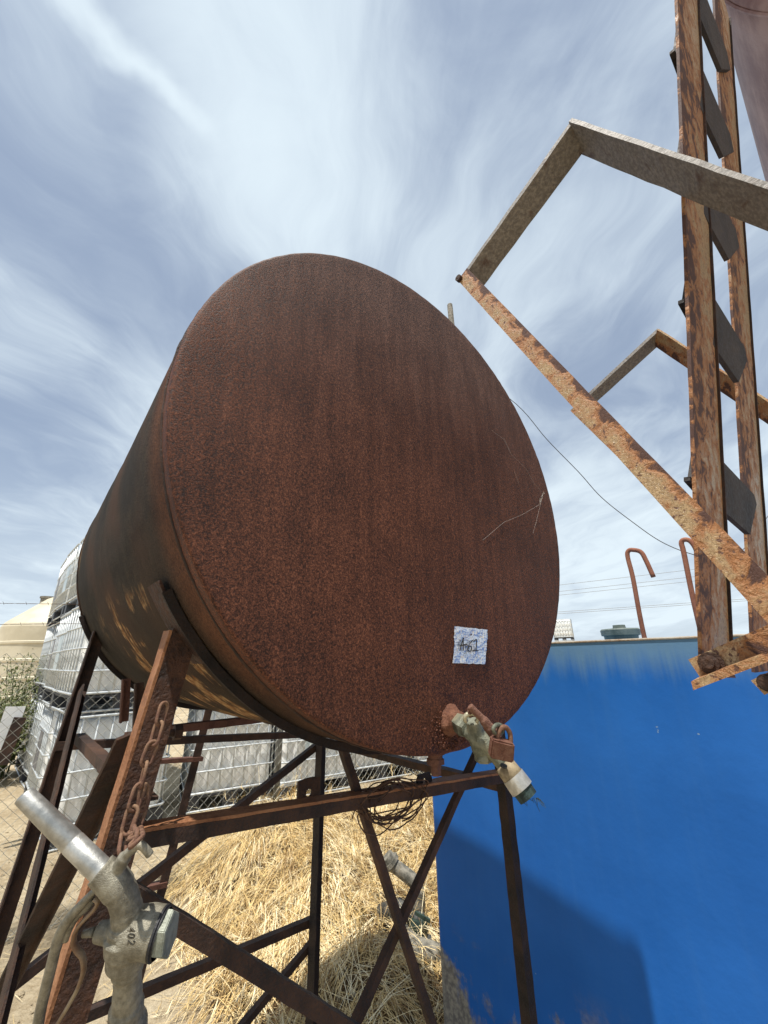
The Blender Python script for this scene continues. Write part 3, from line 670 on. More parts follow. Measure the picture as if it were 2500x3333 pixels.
noz = thing('fuel_nozzle', 'grey cast metal fuel nozzle marked 402 hanging from the chain at lower left', 'fuel nozzle', np_(416, 3050))
PX = ndep/FPX
mb = MB(); pe, pj = np_(79, 2590, .02), np_(340, 2845)
axs = (pj-pe).normalized(); L = (pj-pe).length
MB().lathe(pe, axs, [(.02, .0090), (0, .0098), (0, .0108), (.003, .0111), (L*.60, .0124), (L*.605, .0120), (L*.615, .0126), (L+.02, .0130)], 48).build('spout', M_spout, noz, smooth=True)
mb = MB()
mb.tube(spline([np_(350, 2852), np_(376, 2878), np_(402, 2920), np_(414, 2975), np_(418, 3040)], 5), [0.0172]*4+[0.0181]*4+[0.0168]*6+[0.0176]*3+[0.0218]*4, 28)
mb.tube([np_(326, 2830), np_(372, 2872)], [0.0164, 0.0181], 28)
mb.tube(spline([np_(418, 2990), np_(420, 3035), np_(420, 3080), np_(417, 3130), np_(416, 3180), np_(415, 3240), np_(411, 3290), np_(408, 3400)], 4), [0.0202]*3+[0.0265]*5+[0.0244]*4+[0.0181]*3+[0.0155]*4+[0.0164]*4+[0.0193]*3+[0.0239]*3, 30)
mb.tube([np_(420, 3035), np_(482, 3030, .0), np_(515, 3036)], [0.0252, 0.0260, 0.0260], 30)
mb.tube([np_(400, 3035), np_(318, 3033)], [0.0151, 0.0105], 24)
mb.tube(spline([np_(350, 2890), np_(372, 2850), np_(392, 2815), np_(412, 2782), np_(436, 2762)], 4), [0.0109]*6+[0.0080]*6+[0.0055]*5, 16)
mb.tube(spline([np_(430, 2764), np_(455, 2750), np_(472, 2762), np_(490, 2784)], 5), 0.0047, 14)
mb.tube([np_(330, 2880), np_(315, 2898)], [0.0084, 0.0050], 12)
remesh('nozzle_body', mb, M_cast, noz, .0010, 4)
MB().tube([np_(308, 3033, -.002), np_(272, 3040, -.002)], [.0052, .0040], 14).build('valve_stem', M_cast, noz, smooth=True)
nd_ = (np_(545, 3040)-np_(515, 3036)).normalized()
cap_ = MB().lathe(np_(516, 3036), nd_, [(0, 0), (0, .0262), (.0025, .0262), (.003, .024), (.005, .024)], 40).build('cap_seal', M_dark, noz)
MB().lathe(np_(521, 3036), nd_, [(0, .0), (0, .0240), (.0130, .0240), (.0145, .022), (.0145, 0)], 6, up=Z).build('hex_cap', simple('pale cast zinc', (.19,.205,.165), (.31,.33,.27), 60, .5, .3), noz, bevel=.0008)
def strip(nm, pxs, wid, th, mat_, dd=0):
    c_ = spline([np_(px, py, dd) for px, py in pxs], 8); m_ = len(c_); mb = MB(); V = []
    for i, p in enumerate(c_):
        d_ = (c_[min(i+1, m_-1)]-c_[max(i-1, 0)]).normalized(); s_ = F.cross(d_).normalized(); w_ = wid(i/(m_-1)) if callable(wid) else wid
        for k in range(10): a = 2*PI*k/10; V.append(p+s_*math.cos(a)*w_/2+F*math.sin(a)*th/2)
    mb.add(V, [[i*10+j, i*10+(j+1) % 10, (i+1)*10+(j+1) % 10, (i+1)*10+j] for i in range(m_-1) for j in range(10)]+[list(range(10)), [(m_-1)*10+j for j in range(10)]])
    return mb.build(nm, mat_, noz, smooth=True)
strip('lever', ((322,2888),(300,2908),(262,2948),(226,2989),(198,3035),(182,3085),(166,3150),(150,3215),(130,3300),(118,3380)), lambda u: .006+.006*math.sin(min(u*2.2, 1)*PI*.5), .013, M_cast)
strip('lever_guard', ((309,2922),(320,2934),(308,2958),(278,2990),(250,3025),(240,3065),(252,3092),(269,3115),(272,3160),(254,3215),(222,3275),(190,3328),(165,3365)), .0046, .009, simple('rust streaked cast', (.20,.11,.06), (.34,.27,.18), 26, .55, .2), -.004)
strip('lever_web', ((300,2925),(285,2950),(250,2980),(225,3020),(210,3060)), .010, .008, M_cast, .004)
for ch, cy in (('4', 3026), ('0', 3047), ('2', 3069)):
    cu = bpy.data.curves.new('digit', 'FONT'); cu.body = ch; cu.size = .0125; cu.extrude = .0006; cu.bevel_depth = .00012; cu.align_x = 'CENTER'; cu.align_y = 'CENTER'; cu.materials.append(simple('stamped digit', (.12,.108,.08), (.17,.155,.12), 90))
    o = bpy.data.objects.new('digit', cu); col.objects.link(o)
    P0 = np_(426, cy, -.0272); xa = (np_(424, cy+20)-np_(427, cy)).normalized(); za = -F; ya = za.cross(xa).normalized(); za = xa.cross(ya)
    me_ = None; dg = bpy.context.evaluated_depsgraph_get(); me_ = bpy.data.meshes.new_from_object(o.evaluated_get(dg)); bpy.data.objects.remove(o)
    o = bpy.data.objects.new('digit', me_); col.objects.link(o); o.parent = noz
    pp = P0-Vector(noz['_o']); o.matrix_local = Matrix(((xa.x, ya.x, za.x, pp.x), (xa.y, ya.y, za.y, pp.y), (xa.z, ya.z, za.z, pp.z), (0,0,0,1)))

# ------------------------------------------------------------ right: ladder, bent guard frames, raised tank
R0 = .42                                                 # the near edge of the ladder, metres to the right of the camera
KP = (n+Z*.2038).normalized()                            # the ladder leans in this plane
def on_lad(px, py): return hit(px, py, KP, CAM+t*R0+n*.241*R0)
lad = thing('steel_ladder', 'tall lattice ladder of angle iron with flaking tan paint rising at the right edge', 'ladder', on_lad(2300, 2170))
def stringer(lp0, lp1, rp0, rp1, ext, wback):
    a, b = on_lad(*lp0), on_lad(*lp1); c_, d_ = on_lad(*rp0), on_lad(*rp1); ax0 = (b-a).normalized()
    wdt = ((c_-a)-ax0*(c_-a).dot(ax0)).length*.5+((d_-b)-ax0*(d_-b).dot(ax0)).length*.5
    b2 = a+(b-a)*ext
    u = t-n*.10; o = a+ax0.cross(Z)*0
    ed = a+t*wdt; ed2 = b2+t*wdt
    o_ = MB().flat(a.lerp(ed, .5), a.lerp(ed, .5)+(ed2-ed), t, wdt, .003, .0006).build('stringer', M_paint, lad)
    MB().flat(ed-n*.001+t*.0012, ed2-n*.001+t*.0012, n, .006, .003, .0005).build('stringer_edge', M_bar, lad)
    return o_
stringer((2281, 2190), (2200, 0), (2386, 2190), (2255, 0), 1.2, .045)
stringer((2452, 2190), (2336, 239), (2520, 2190), (2376, 239), 1.3, .045)
ra, rb0 = on_lad(2281, 2190), on_lad(2200, 0); rax = (rb0-ra).normalized()
for lp, qp in (((2190, -210), (2329, 239)), ((2193, 118), (2334, 522)), ((2202, 492), (2351, 855)), ((2224, 950), (2381, 1249)), ((2245, 1545), (2416, 1740))):
    p0 = on_lad(*lp)+KP*.003; p1 = on_lad(*qp)+KP*.003; th_ = .055
    # a strip of angle in the plane of the stringers, its far end cut off at a slant, with a flange turned back
    ex = (p1-p0).normalized(); up_ = (rax-ex*rax.dot(ex)).normalized(); hh = max(.045, min(.092, .045+(p0.z-H)*.085))
    p1 = p1-KP*.010
    quad = [p0+ex*.022, p1, p1+ex*.075*hh/.09+up_*hh*.9, p1+ex*.055*hh/.09+up_*hh*1.05, p0+up_*hh+ex*.045]
    mb = MB().add([*quad, *[q_+KP*.005 for q_ in quad]], [(0,1,2,3,4), (9,8,7,6,5), (0,5,6,1), (1,6,7,2), (2,7,8,3), (3,8,9,4), (4,9,5,0)])
    e0 = p0+ex*.014; mb.add([e0, p0+ex*.04, p0+ex*.04+up_*.004, e0+up_*.004]+[q_+KP*.005 for q_ in (e0, p0+ex*.04, p0+ex*.04+up_*.004, e0+up_*.004)], [(0,1,2,3), (7,6,5,4), (0,4,5,1), (1,5,6,2), (2,6,7,3), (3,7,4,0)])
    mb.build('tread', M_tread, lad)
TF = R0-.012
c4 = [on_t(px, py, TF) for px, py in ((2240, 2147), (2640, 1972), (2640, 2060), (2278, 2204))]
def slab(nm, c4, dv, mt):
    return MB().add([*c4, *[q_+dv for q_ in c4]], [(0,1,2,3), (7,6,5,4), (0,4,5,1), (1,5,6,2), (2,6,7,3), (3,7,4,0)]).build(nm, mt, lad)
slab('foot_bar', c4, t*.006, M_paint)
c5 = [on_t(px, py, TF) for px, py in ((2272, 2205), (2640, 2060))]
slab('foot_flange', [c5[0], c5[1], c5[1]-t*.020-Z*.002, c5[0]-t*.020-Z*.002], -Z*.006, M_paint)
bc = on_t(2316, 2160, TF-.001)
MB().lathe(bc, -t, [(0, 0), (0, .0085), (.002, .0085), (.002, .006), (.005, .006), (.0055, .0035), (.009, .0035), (.009, 0)], 14).build('bolt', M_bar, lad)
TG2 = R0*1.465-.012
c4 = [on_t(px, py, TG2) for px, py in ((2444, 2215), (2640, 2120), (2640, 2190), (2488, 2262))]
slab('foot_bar', c4, t*.006, M_paint)
MB().lathe(on_t(2500, 2222, TG2-.001), -t, [(0, 0), (0, .009), (.003, .009), (.003, .007), (.008, .007), (.008, 0)], 14).build('bolt', M_bar, lad)
tf = [on_lad(2383, 2180), on_lad(2396, 2206), on_lad(2368, 2206)]
MB().add([*tf, *[q_+KP*.005 for q_ in tf]], [(0,1,2), (5,4,3), (0,3,4,1), (1,4,5,2), (2,5,3,0)]).build('torn_flange', M_pink, lad)

def frame(A, B, Rr, D, w_, name, label, dark=False):
    f_ = thing(name, label, 'guard frame', D)
    MB().angle(A, D, (Z+n*-.9), t, w_*1.0, .0035, w_*.18, .0005).build('lower_bar', M_paint, f_)
    MB().angle(B+t*.005, A+t*.005, t*.9+n*-.5, n*-.5+Z*.3, w_*1.75, .004, w_*.5, .0008).build('front_bar', M_paint_shade, f_)
    MB().angle(B, Rr, (-Z-n*.25+t*(.85 if not dark else .3)), t*-1+Z*.2, w_*2.2, .004, w_*.24, .0008).build('upper_bar', M_paint_shade if not dark else M_paint, f_)
    return f_
T1 = .38; T2 = .84
A0 = on_t(1490, 912, T1); B0 = on_t(1862, 384, T1); Q0 = on_t(2500, 592, T1); Q0 = B0+(Q0-B0)*1.3; D0 = on_t(2500, 2030, T1); D0 = A0+(D0-A0)*1.12
f1 = frame(A0, B0, Q0, D0, .0195, 'guard_frame', 'large bent angle iron frame jutting across the sky nearest at the right')
MB().lathe(A0-n*.004-Z*.002+t*.001, -t, [(0, 0), (0, .005), (.006, .005), (.006, 0)], 8).build('weld_blob', M_bar, f1)
A1 = on_t(1858, 1338, T2); B1 = on_t(2145, 1070, T2); Q1 = on_t(2500, 1300, T2); Q1 = B1+(Q1-B1)*1.3; D1 = on_t(2300, 1772, T2); D1 = A1+(D1-A1)*1.3
f2 = frame(A1, B1, Q1, D1, .0165, 'guard_frame', 'smaller bent angle iron frame seen farther away behind the ladder', True)

# raised tank above right
ctr = CAM+n*(-.25-.9*.995)+Z*(2.4-.9*.104)
up_t = thing('raised_tank', 'huge faded reddish tank overhead at the top right corner', 'tank', ctr+t*1.4)
MB().lathe(ctr, t, [(1.45, 0), (1.42, .3), (1.405, .7), (1.40, .86)]+[(1.43+.12*k, .9) for k in range(30)]+[(4.95, .86), (5.0, .5), (5.02, 0)], 120).build('tank_shell', M_under, up_t, smooth=True)
MB().tube([ctr+t*1.45+(n*math.cos(a)+Z*math.sin(a))*.903 for a in [k*2*PI/90 for k in range(90)]], .006, 6, closed=True).build('weld_seam', M_under, up_t)
for dt, dn_ in ((1.75, -1.5), (4.2, -1.5), (4.2, -.8)):
    p = ctr+t*dt+n*(dn_+1.15); MB().angle(Vector((p.x, p.y, 0)), Vector((p.x, p.y, 3.2)), t, n, .08, .008).build('leg', M_bar, up_t)

# ------------------------------------------------------------ blue tank
corner = on_wall(1420, 2950); corner.z = 0
ZT = 1.697; LEN = 3.4; DEP = 1.35; R_ = -wd
bt_ = thing('blue_tank', 'big square sided blue tank with faded drips under its rusty top edge', 'tank', corner)
mb = MB(); GX, GZ = 60, 30; V = []
rad = .022; outl = []
def rc(cx, cy, a0): return [(cx+rad*math.cos(a0+k*PI/10), cy+rad*math.sin(a0+k*PI/10)) for k in range(6)]
outl = rc(LEN-rad, rad, -PI/2)+rc(LEN-rad, DEP-rad, 0)+rc(rad, DEP-rad, PI/2)+rc(rad, rad, PI)
K = len(outl); zs = [0.06+(ZT-.06)*k/24 for k in range(25)]
for z_ in zs:
    for s_, d_ in outl: V.append(corner+R_*s_+wn*d_+Z*z_)
fs = [[i*K+j, i*K+(j+1) % K, (i+1)*K+(j+1) % K, (i+1)*K+j] for i in range(24) for j in range(K)]+[[24*K+j for j in range(K)], list(range(K))[::-1]]
o = MB().add(V, fs).build('tank_body', M_blue, bt_)
mb = MB(); 
rimp = [corner+R_*s_+wn*d_+Z*(ZT-.002) for s_, d_ in outl]
mb.tube([p+(p-(corner+R_*LEN/2+wn*DEP/2+Z*ZT)).normalized()*.001 for p in rimp], .0045, 6, closed=True); mb.build('rim', M_rim, bt_)
for s_ in (.3, 1.7, 3.0): MB().box(corner+R_*s_+wn*DEP/2+Z*.03, R_, wn, Z, .06, DEP/2-.02, .031).build('skid', M_bar, bt_)
lc = on_wall(2020, 2064, WD+.55); lc.z = ZT
MB().lathe(lc, Z, [(0, .0), (0, .075), (.032, .078), (.034, .088), (.060, .090), (.066, .084), (.070, .03), (.085, .028), (.085, 0)], 40).build('filler_lid', M_lidb, bt_, smooth=False)
# rusty pipe hoops of the access ladder on the far side
for k, (pxs, lab) in enumerate(((((2108, 2110), (2096, 2068), (2080, 1990), (2060, 1880), (2043, 1812), (2046, 1793), (2060, 1790), (2086, 1797), (2103, 1825), (2127, 1878)), 'left'), (((2295, 2110), (2280, 2050), (2250, 1920), (2226, 1800), (2218, 1768), (2226, 1757), (2245, 1760), (2262, 1780), (2276, 1815), (2296, 1862)), 'right'))):
    h_ = MB().tube(spline([on_wall(px, py, WD+.85) for px, py in pxs], 6), .0125, 12, caps=True).build('hoop_rail', M_hook, bt_, smooth=True)

# pipework behind the left end of the blue tank
def pd(px, py, d): r_ = ray(px, py); r_ = r_/math.hypot(r_.x, r_.y); return CAM+r_*d
pipe = thing('pipe_assembly', 'old valve and pipe elbow standing in the straw behind the blue tank corner', 'pipe fitting', pd(1350, 3130, 3.15))
MB().tube([pd(1256, 2788, 3.15), pd(1278, 2815, 3.15)], [.045, .048], 20).build('end_coupling', M_pvc, pipe, smooth=False)
MB().tube([pd(1268, 2800, 3.15), pd(1276, 2811, 3.15)], .056, 20).build('coupling_ring', M_pvc, pipe)
MB().tube(spline([pd(1276, 2812, 3.15), pd(1320, 2845, 3.13), pd(1350, 2872, 3.12), pd(1362, 2905, 3.1), pd(1364, 2960, 3.1)], 5), .038, 18).build('elbow', M_pvc, pipe, smooth=True)
MB().tube([pd(1364, 2950, 3.1), pd(1362, 3060, 3.05)], .034, 16).build('riser', M_dpipe, pipe, smooth=True)
MB().lathe(pd(1362, 3015, 3.07), Z, [(-.07, 0), (-.07, .05), (-.05, .055), (.02, .055), (.04, .045), (.04, 0)], 10).build('valve_body', M_green, pipe)
MB().flat(pd(1352, 2970, 2.98), pd(1400, 2998, 2.93), Z, .018, .012).build('valve_handle', M_green, pipe)
MB().tube([pd(1240, 2975, 3.2), pd(1300, 2960, 3.15), pd(1362, 2985, 3.1)], [.05, .055, .04], 16).build('branch', M_dpipe, pipe, smooth=True)
MB().tube(spline([pd(1300, 3030, 3.0), pd(1340, 3075, 2.95), pd(1400, 3100, 2.9), pd(1450, 3120, 2.95)], 4), .05, 16).build('outlet', M_pvc, pipe, smooth=True)
MB().lathe(pd(1385, 3095, 2.93), (pd(1450, 3120, 2.95)-pd(1340, 3075, 2.95)).normalized(), [(0, 0), (0, .068), (.018, .068), (.018, 0)], 20).build('pipe_flange', M_dpipe, pipe)
MB().tube([pd(1362, 3060, 3.05), pd(1355, 3140, 3.0)], .034, 14).build('riser', M_dpipe, pipe)

# ladder standing behind the stand
la = 1.7; l2 = thing('short_ladder', 'short dark rusty ladder leaning behind the rusty tank stand', 'ladder', on_n(480, 3000, la))
def dn2(p, q, z): return p+(q-p)*((p.z-z)/(p.z-q.z))
p, q = on_n(700, 2280, la), on_n(525, 2960, la); MB().angle(p, dn2(p, q, .02), t*-1, n, .036, .006, .03).build('stringer', M_bar, l2)
sh = on_n(640, 2477, la)-on_n(448, 2490, la)
MB().angle(p-sh, dn2(p, q, .02)-sh, t, n, .030, .006, .03).build('stringer', M_bar, l2)
for px, py in ((663, 2464), (603, 2668), (546, 2872)):
    e = on_n(px, py, la-.01); MB().angle(e, e-sh*1.0, n, -Z, .04, .005, .018).build('rung', M_pink, l2)

# ------------------------------------------------------------ chain link fence
fd = Vector((.78384411, .62095766, 0)); fn = Vector((.62095766, -.78384411, 0)); F0 = Vector((-2.31, 3.40, 0))
fence = thing('chain_link_fence', 'chain link fence with two strands of barbed wire behind the stand', 'fence', F0)
s0, s1, FH = -1.6, 6.2, 1.76; dx, dz = .0375, .0375; nz = int(FH/dz)
pts = [Vector((0, (.0035 if k % 2 else -.0035), k*dz+.01)) + Vector((dx*(k % 2), 0, 0)) for k in range(nz+1)]
zig = []
for k, p in enumerate(pts): zig.append(fd*p.x-fn*p.y+Z*p.z)
base_me = [None]*3
for v_ in range(3):
    mb = MB(); P_ = [q+Vector((mnoise.noise(q*3+Vector((v_*7,0,0)))*.006, 0, 0)) for q in zig]
    mb.tube(P_, .00165, 4, caps=False)
    o = mb.build('mesh_wire', M_fence); base_me[v_] = o.data; bpy.data.objects.remove(o)
i = 0; x_ = s0
while x_ < s1:
    o = bpy.data.objects.new('mesh_wire', base_me[i % 3]); col.objects.link(o); o.parent = fence
    sag = math.sin(x_*1.7)*.02+math.sin(x_*.6+1)*.03
    o.location = fd*x_+fn*sag*.5+Z*(.0 + math.sin(x_*2.1)*.006)
    if i % 2: o.scale = (1, 1, 1)
    x_ += dx*1.0; i += 1
    # neighbouring wires are mirrored so that they hook at the knuckles
    if i % 2: o.rotation_euler = (0, 0, 0)
# mirrored phase for every second wire
ws = [c for c in fence.children if c.name.startswith('mesh_wire')]
zig2 = [fd*(dx*((k+1) % 2))+fn*(.0035 if k % 2 else -.0035)+Z*(k*dz+.01) for k in range(nz+1)]
mb = MB(); mb.tube([q+Vector((mnoise.noise(q*3+Vector((9,0,0)))*.006, 0, 0)) for q in zig2], .00165, 4, caps=False); o = mb.build('mesh_wire', M_fence); me2 = o.data; bpy.data.objects.remove(o)
for k, c in enumerate(sorted(ws, key=lambda c: c.location.dot(fd))):
    if k % 2: c.data = me2
for sp_ in (-1.45, 1.62, 4.7):
    p = F0+fd*sp_+fn*-.035; MB().tube([p, p+Z*2.02], .030, 14).build('post', M_post, fence, smooth=True)
for zb in (1.94, 2.09):
    mb = MB(); pts = [F0+fd*(s0+(s1-s0)*k/60)+Z*(zb-.02*math.sin(k*.35)) for k in range(61)]
    for ph in (0, PI): mb.tube([pts[0].lerp(pts[-1], k/400)+Z*(zb-pts[0].z-.018*math.sin(k/400*21))+(fn*math.cos(k*.9+ph)+Z*math.sin(k*.9+ph))*.0016 for k in range(401)], .0011, 4)
    for k in range(60):
        s_ = s0+.06+k*.128; q = F0+fd*s_+Z*(zb-.0-.018*math.sin((s_-s0)/(s1-s0)*21)); mb.tube([q-Z*.012+fd*.006, q+Z*.012-fd*.006], .001, 4); mb.tube([q-fn*.012+fd*.004, q+fn*.012], .001, 4)
    mb.build('barbed_wire', M_wire, fence)
MB().tube([F0+fd*s0+Z*.02, F0+fd*s1+Z*.02], .0018, 5).build('tension_wire', M_fence, fence)

# ------------------------------------------------------------ IBC totes
def ibc_parts(root, variant):
    cageM, bm = M_galv, M_poly
    X, Y = .50, .575
    mb = MB(); nx, ny, nz_ = 22, 26, 16
    def ring_pts(sc=1.0):
        P_ = []; r_ = .07
        for (cx, cy, a0) in ((X-r_-.03, -(Y-r_-.03), -PI/2), (X-r_-.03, Y-r_-.03, 0), (-(X-r_-.03), Y-r_-.03, PI/2), (-(X-r_-.03), -(Y-r_-.03), PI)):
            P_ += [(cx+r_*math.cos(a0+k*PI/8), cy+r_*math.sin(a0+k*PI/8)) for k in range(5)]
            nxt = {-PI/2: ((X-.03), -(Y-.10), (X-.03), (Y-.10)), 0: ((X-.10), Y-.03, -(X-.10), Y-.03), PI/2: (-(X-.03), Y-.10, -(X-.03), -(Y-.10)), PI: (-(X-.10), -(Y-.03), X-.10, -(Y-.03))}[a0]
            for k in range(1, 15):
                u = k/15; x0, y0, x1, y1 = nxt; px_, py_ = x0+(x1-x0)*u, y0+(y1-y0)*u
                corr = -.032 if (k % 3) == 1 else 0
                nx_ = (1 if abs(px_) > X-.04 else 0)*math.copysign(1, px_); ny_ = (1 if abs(py_) > Y-.04 else 0)*math.copysign(1, py_)
                P_.append((px_+nx_*corr, py_+ny_*corr))
        return P_
    RP = ring_pts(); K = len(RP); levels = [(.165, .90), (.175, .96), (.21, 1), (.40, .995), (.62, 1.0), (.84, .995), (1.05, 1), (1.09, .965), (1.105, .90), (1.11, .5), (1.115, .12)]
    V = [Vector((a*s_, b*s_, z_)) for z_, s_ in levels for a, b in RP]
    fs = [[i*K+j, i*K+(j+1) % K, (i+1)*K+(j+1) % K, (i+1)*K+j] for i in range(len(levels)-1) for j in range(K)]+[[(len(levels)-1)*K+j for j in range(K)]]
    MB().add(V, fs).build('bottle', bm, root, smooth=True)
    MB().lathe(Vector((0, 0, 1.11)), Z, [(0, .085), (.035, .085), (.04, .07), (.04, 0)], 20).build('screw_lid', M_lid, root)
    def rr(z_, e=0):
        P_ = []; r_ = .06
        for (cx, cy, a0) in ((X-r_, -(Y-r_), -PI/2), (X-r_, Y-r_, 0), (-(X-r_), Y-r_, PI/2), (-(X-r_), -(Y-r_), PI)):
            P_ += [Vector((cx+r_*math.cos(a0+k*PI/8), cy+r_*math.sin(a0+k*PI/8), z_)) for k in range(5)]
        return P_
    hb = None
    for z_ in (.19, .41, .64, .87, 1.13):
        if hb is None or z_ in (.19, 1.13):
            o = MB().tube([q-Z*z_ for q in rr(z_)], .013 if z_ in (.19, 1.13) else .0105, 6, closed=True).build('horizontal_bar', cageM, root, smooth=True); 
            if z_ not in (.19, 1.13): hb = o
            o.location = (0, 0, z_); 
            if z_ == .19: hb = None
        else:
            o = hb.copy(); col.objects.link(o); o.parent = root; o.location = (0, 0, z_)
        if z_ == .41: hb = o
    vb = MB().tube([Vector((0, 0, .18)), Vector((0, 0, 1.14))], .0095, 6).build('vertical_bar', cageM, root, smooth=True)
    first = True
    spots = [(sx*(X-.004), -Y+.10+k*(2*Y-.2)/6) for sx in (-1, 1) for k in range(7)]+[(-X+.09+k*(2*X-.18)/6, sy*(Y-.004)) for sy in (-1, 1) for k in range(7)]
    for a, b in spots:
        o = vb if first else vb.copy()
        if not first: col.objects.link(o); o.parent = root
        o.location = (a, b, 0); first = False
    for sy in (-1, 1):
        for sx in (-1, 0, 1):
            MB().box(Vector((sx*.42, sy*.49, .075)), Vector((1,0,0)), Vector((0,1,0)), Z, .08, .07, .075).build('pallet_block', M_pallet, root)
    MB().box(Vector((0, 0, .152)), Vector((1,0,0)), Vector((0,1,0)), Z, .49, .565, .010).build('pallet_deck', M_pallet if variant != 1 else M_galv, root)
    for sy in (-1, 1): MB().tube([Vector((-.49, sy*.56, .012)), Vector((.49, sy*.56, .012))], .011, 6).build('pallet_rail', cageM, root)
    for sx in (-1, 1): MB().tube([Vector((sx*.49, -.56, .012)), Vector((sx*.49, .56, .012))], .011, 6).build('pallet_rail', cageM, root)
    if variant != 2:
        MB().box(Vector((-X-.004, .06 if variant else -.1, .62)), Vector((1,0,0)), Vector((0,1,0)), Z, .002, .17, .22).build('label_plate', M_plate if variant == 0 else M_plate2, root)
        MB().box(Vector((.02, -Y-.006, .70)), Vector((1,0,0)), Vector((0,1,0)), Z, .20, .002, .17).build('label_plate', M_plate, root)
def ibc(loc, ang, variant, label, src={}):
    if variant not in src:
        r_ = thing('storage_tote', label, 'tote'); ibc_parts(r_, variant); src[variant] = r_
    else:
        r_ = copy_tree(src[variant])
    r_.location = loc; r_.rotation_euler = (0, 0, ang); r_['label'] = label; r_['category'] = 'tote'; r_['group'] = 'caged plastic totes beyond the fence'
    return r_
sdv = Vector((-.69, .724, 0)).normalized(); spv = Vector((sdv.y, -sdv.x, 0)); K0 = Vector((-3.22, 4.52, 0))
angS = math.atan2(spv.y, spv.x)
pos_w = ['nearest', 'second', 'third', 'fourth']; tier_w = ['bottom', 'middle', 'top']
for i in range(4):
    for k in range(3):
        c = K0+sdv*(.575+1.19*i)+spv*(.5+random.gauss(0, .03))+Z*1.165*k
        ibc(c, angS+random.gauss(0, .02), (i+k*2) % 3, f'white caged tote at the {tier_w[k]} of the {pos_w[i]} tall stack counting back from the fence')
rdv = Vector((.873, .487, 0)); rpv = Vector((-.487, .873, 0)); P0 = Vector((-2.32, 5.42, 0)); angR = math.atan2(rdv.y, rdv.x)
ww = ['first', 'second', 'third', 'fourth', 'fifth', 'sixth']
for i in range(5):
    tiers = 2 if i < 2 else 1
    for k in range(tiers):
        c = P0+rdv*(.5+1.035*i)+rpv*(.575+random.gauss(0, .04))+Z*1.165*k
        lab = f'white caged tote, {ww[i]} in the row right of the tall stacks' + ((', upper one' if k else ', lower one') if tiers == 2 else '')
        ibc(c, angR+random.gauss(0, .015), (i*2+k+2) % 3, lab)
c = pd(1838, 2083, 26); c.z = 0
r_ = ibc(Vector((c.x, c.y, 0)), math.radians(-25), 2, 'lower tote of the small far stack seen above the blue tank'); 
r_ = ibc(Vector((c.x, c.y, 1.165)), math.radians(-25), 2, 'middle tote of the small far stack seen above the blue tank')
r_ = ibc(Vector((c.x, c.y, 2.33)), math.radians(-25), 2, 'topmost tote of the small far stack seen above the blue tank')

# ------------------------------------------------------------ far things
c = pd(168, 2100, 15.5); c.z = 0
pt = thing('poly_tank', 'cream plastic upright tank with a domed top far left behind the totes', 'tank', c)
MB().lathe(c, Z, [(0, 0), (0, 1.2)]+[q for k in range(5) for q in ((.4+k*.44, 1.2), (.42+k*.44, 1.22), (.47+k*.44, 1.22), (.49+k*.44, 1.2))]+[(2.62, 1.2), (2.70, 1.17), (2.78, 1.10), (3.45, .35), (3.5, .25), (3.5, 0)], 72).build('tank_wall', M_cream, pt, smooth=False)
lp = c+Z*3.38+(R*-1).normalized()*.46
MB().lathe(lp-Z*.1, Z, [(0, .16), (.2, .16), (.21, .19), (.26, .19), (.27, 0)], 16).build('vent_lid', M_wood, pt)
c = pd(-30, 2100, 42); c.z = 0
fb = thing('shed', 'low white shed at the far left edge', 'shed', c)
MB().box(c+Z*1.35, Vector((1,0,0)), Vector((0,1,0)), Z, 2.6, 3, 1.35).build('wall', M_plate, fb)
MB().box(c+Z*2.78, Vector((1,0,0)), Vector((0,1,0)), Z, 2.8, 3.2, .28).build('roof', M_white, fb)
# leaning boards beside the tall stacks
p0, p1 = hit(4, 2440, fn, F0-fn*1.9), hit(52, 2300, fn, F0-fn*1.9)
tag(MB().flat(p0, p1, fd, .16, .02).build('board', M_white, origin=p0), 'white board leaning at the left end of the tote stacks', 'board')
p0, p1 = hit(4, 2490, fn, F0-fn*1.8), hit(66, 2335, fn, F0-fn*1.8)
tag(MB().flat(p0, p1, fd, .10, .03).build('plank', M_bar, origin=p0), 'dark brown plank leaning in front of the white board', 'plank')
# weeds in front of the cream tank
def leafy(name, label, c, h_, w_, num):
    V = []; fs = []; tone = []
    r_ = thing(name, label, 'bush', c); mbs = MB()
    for k in range(26):
        a = random.random()*2*PI; tip = c+Vector((math.cos(a)*w_*random.random(), math.sin(a)*w_*random.random(), h_*random.uniform(.5, 1.0)))
        pts = [c+Vector((math.cos(a)*.1, math.sin(a)*.1, 0)), c.lerp(tip, .5)+Vector((random.gauss(0, .05), random.gauss(0, .05), .05)), tip]; mbs.tube(pts, [.008, .006, .003], 4)
        for q in range(num//26):
            u = random.uniform(.15, 1.05); p = c.lerp(tip, u)+Vector((random.gauss(0, .07), random.gauss(0, .07), random.gauss(0, .05))); s_ = random.uniform(.012, .035)*(1.3-u*.7)
            d1 = Vector((random.gauss(0,1), random.gauss(0,1), random.gauss(0,1))).normalized(); d2 = d1.orthogonal().normalized(); b = len(V)
            V += [p-c-d1*s_*1.6, p-c+d2*s_*.5, p-c+d1*s_*1.6, p-c-d2*s_*.5]; fs.append((b, b+1, b+2, b+3)); tone += [random.random()]*4
    mbs.build('stem', M_leaf, r_)
    me = bpy.data.meshes.new('foliage'); me.from_pydata(V, [], fs); at = me.attributes.new('tone', 'FLOAT', 'POINT'); at.data.foreach_set('value', tone); me.materials.append(M_leaf)
    o = bpy.data.objects.new('foliage', me); col.objects.link(o); o.parent = r_; o['kind'] = 'stuff'
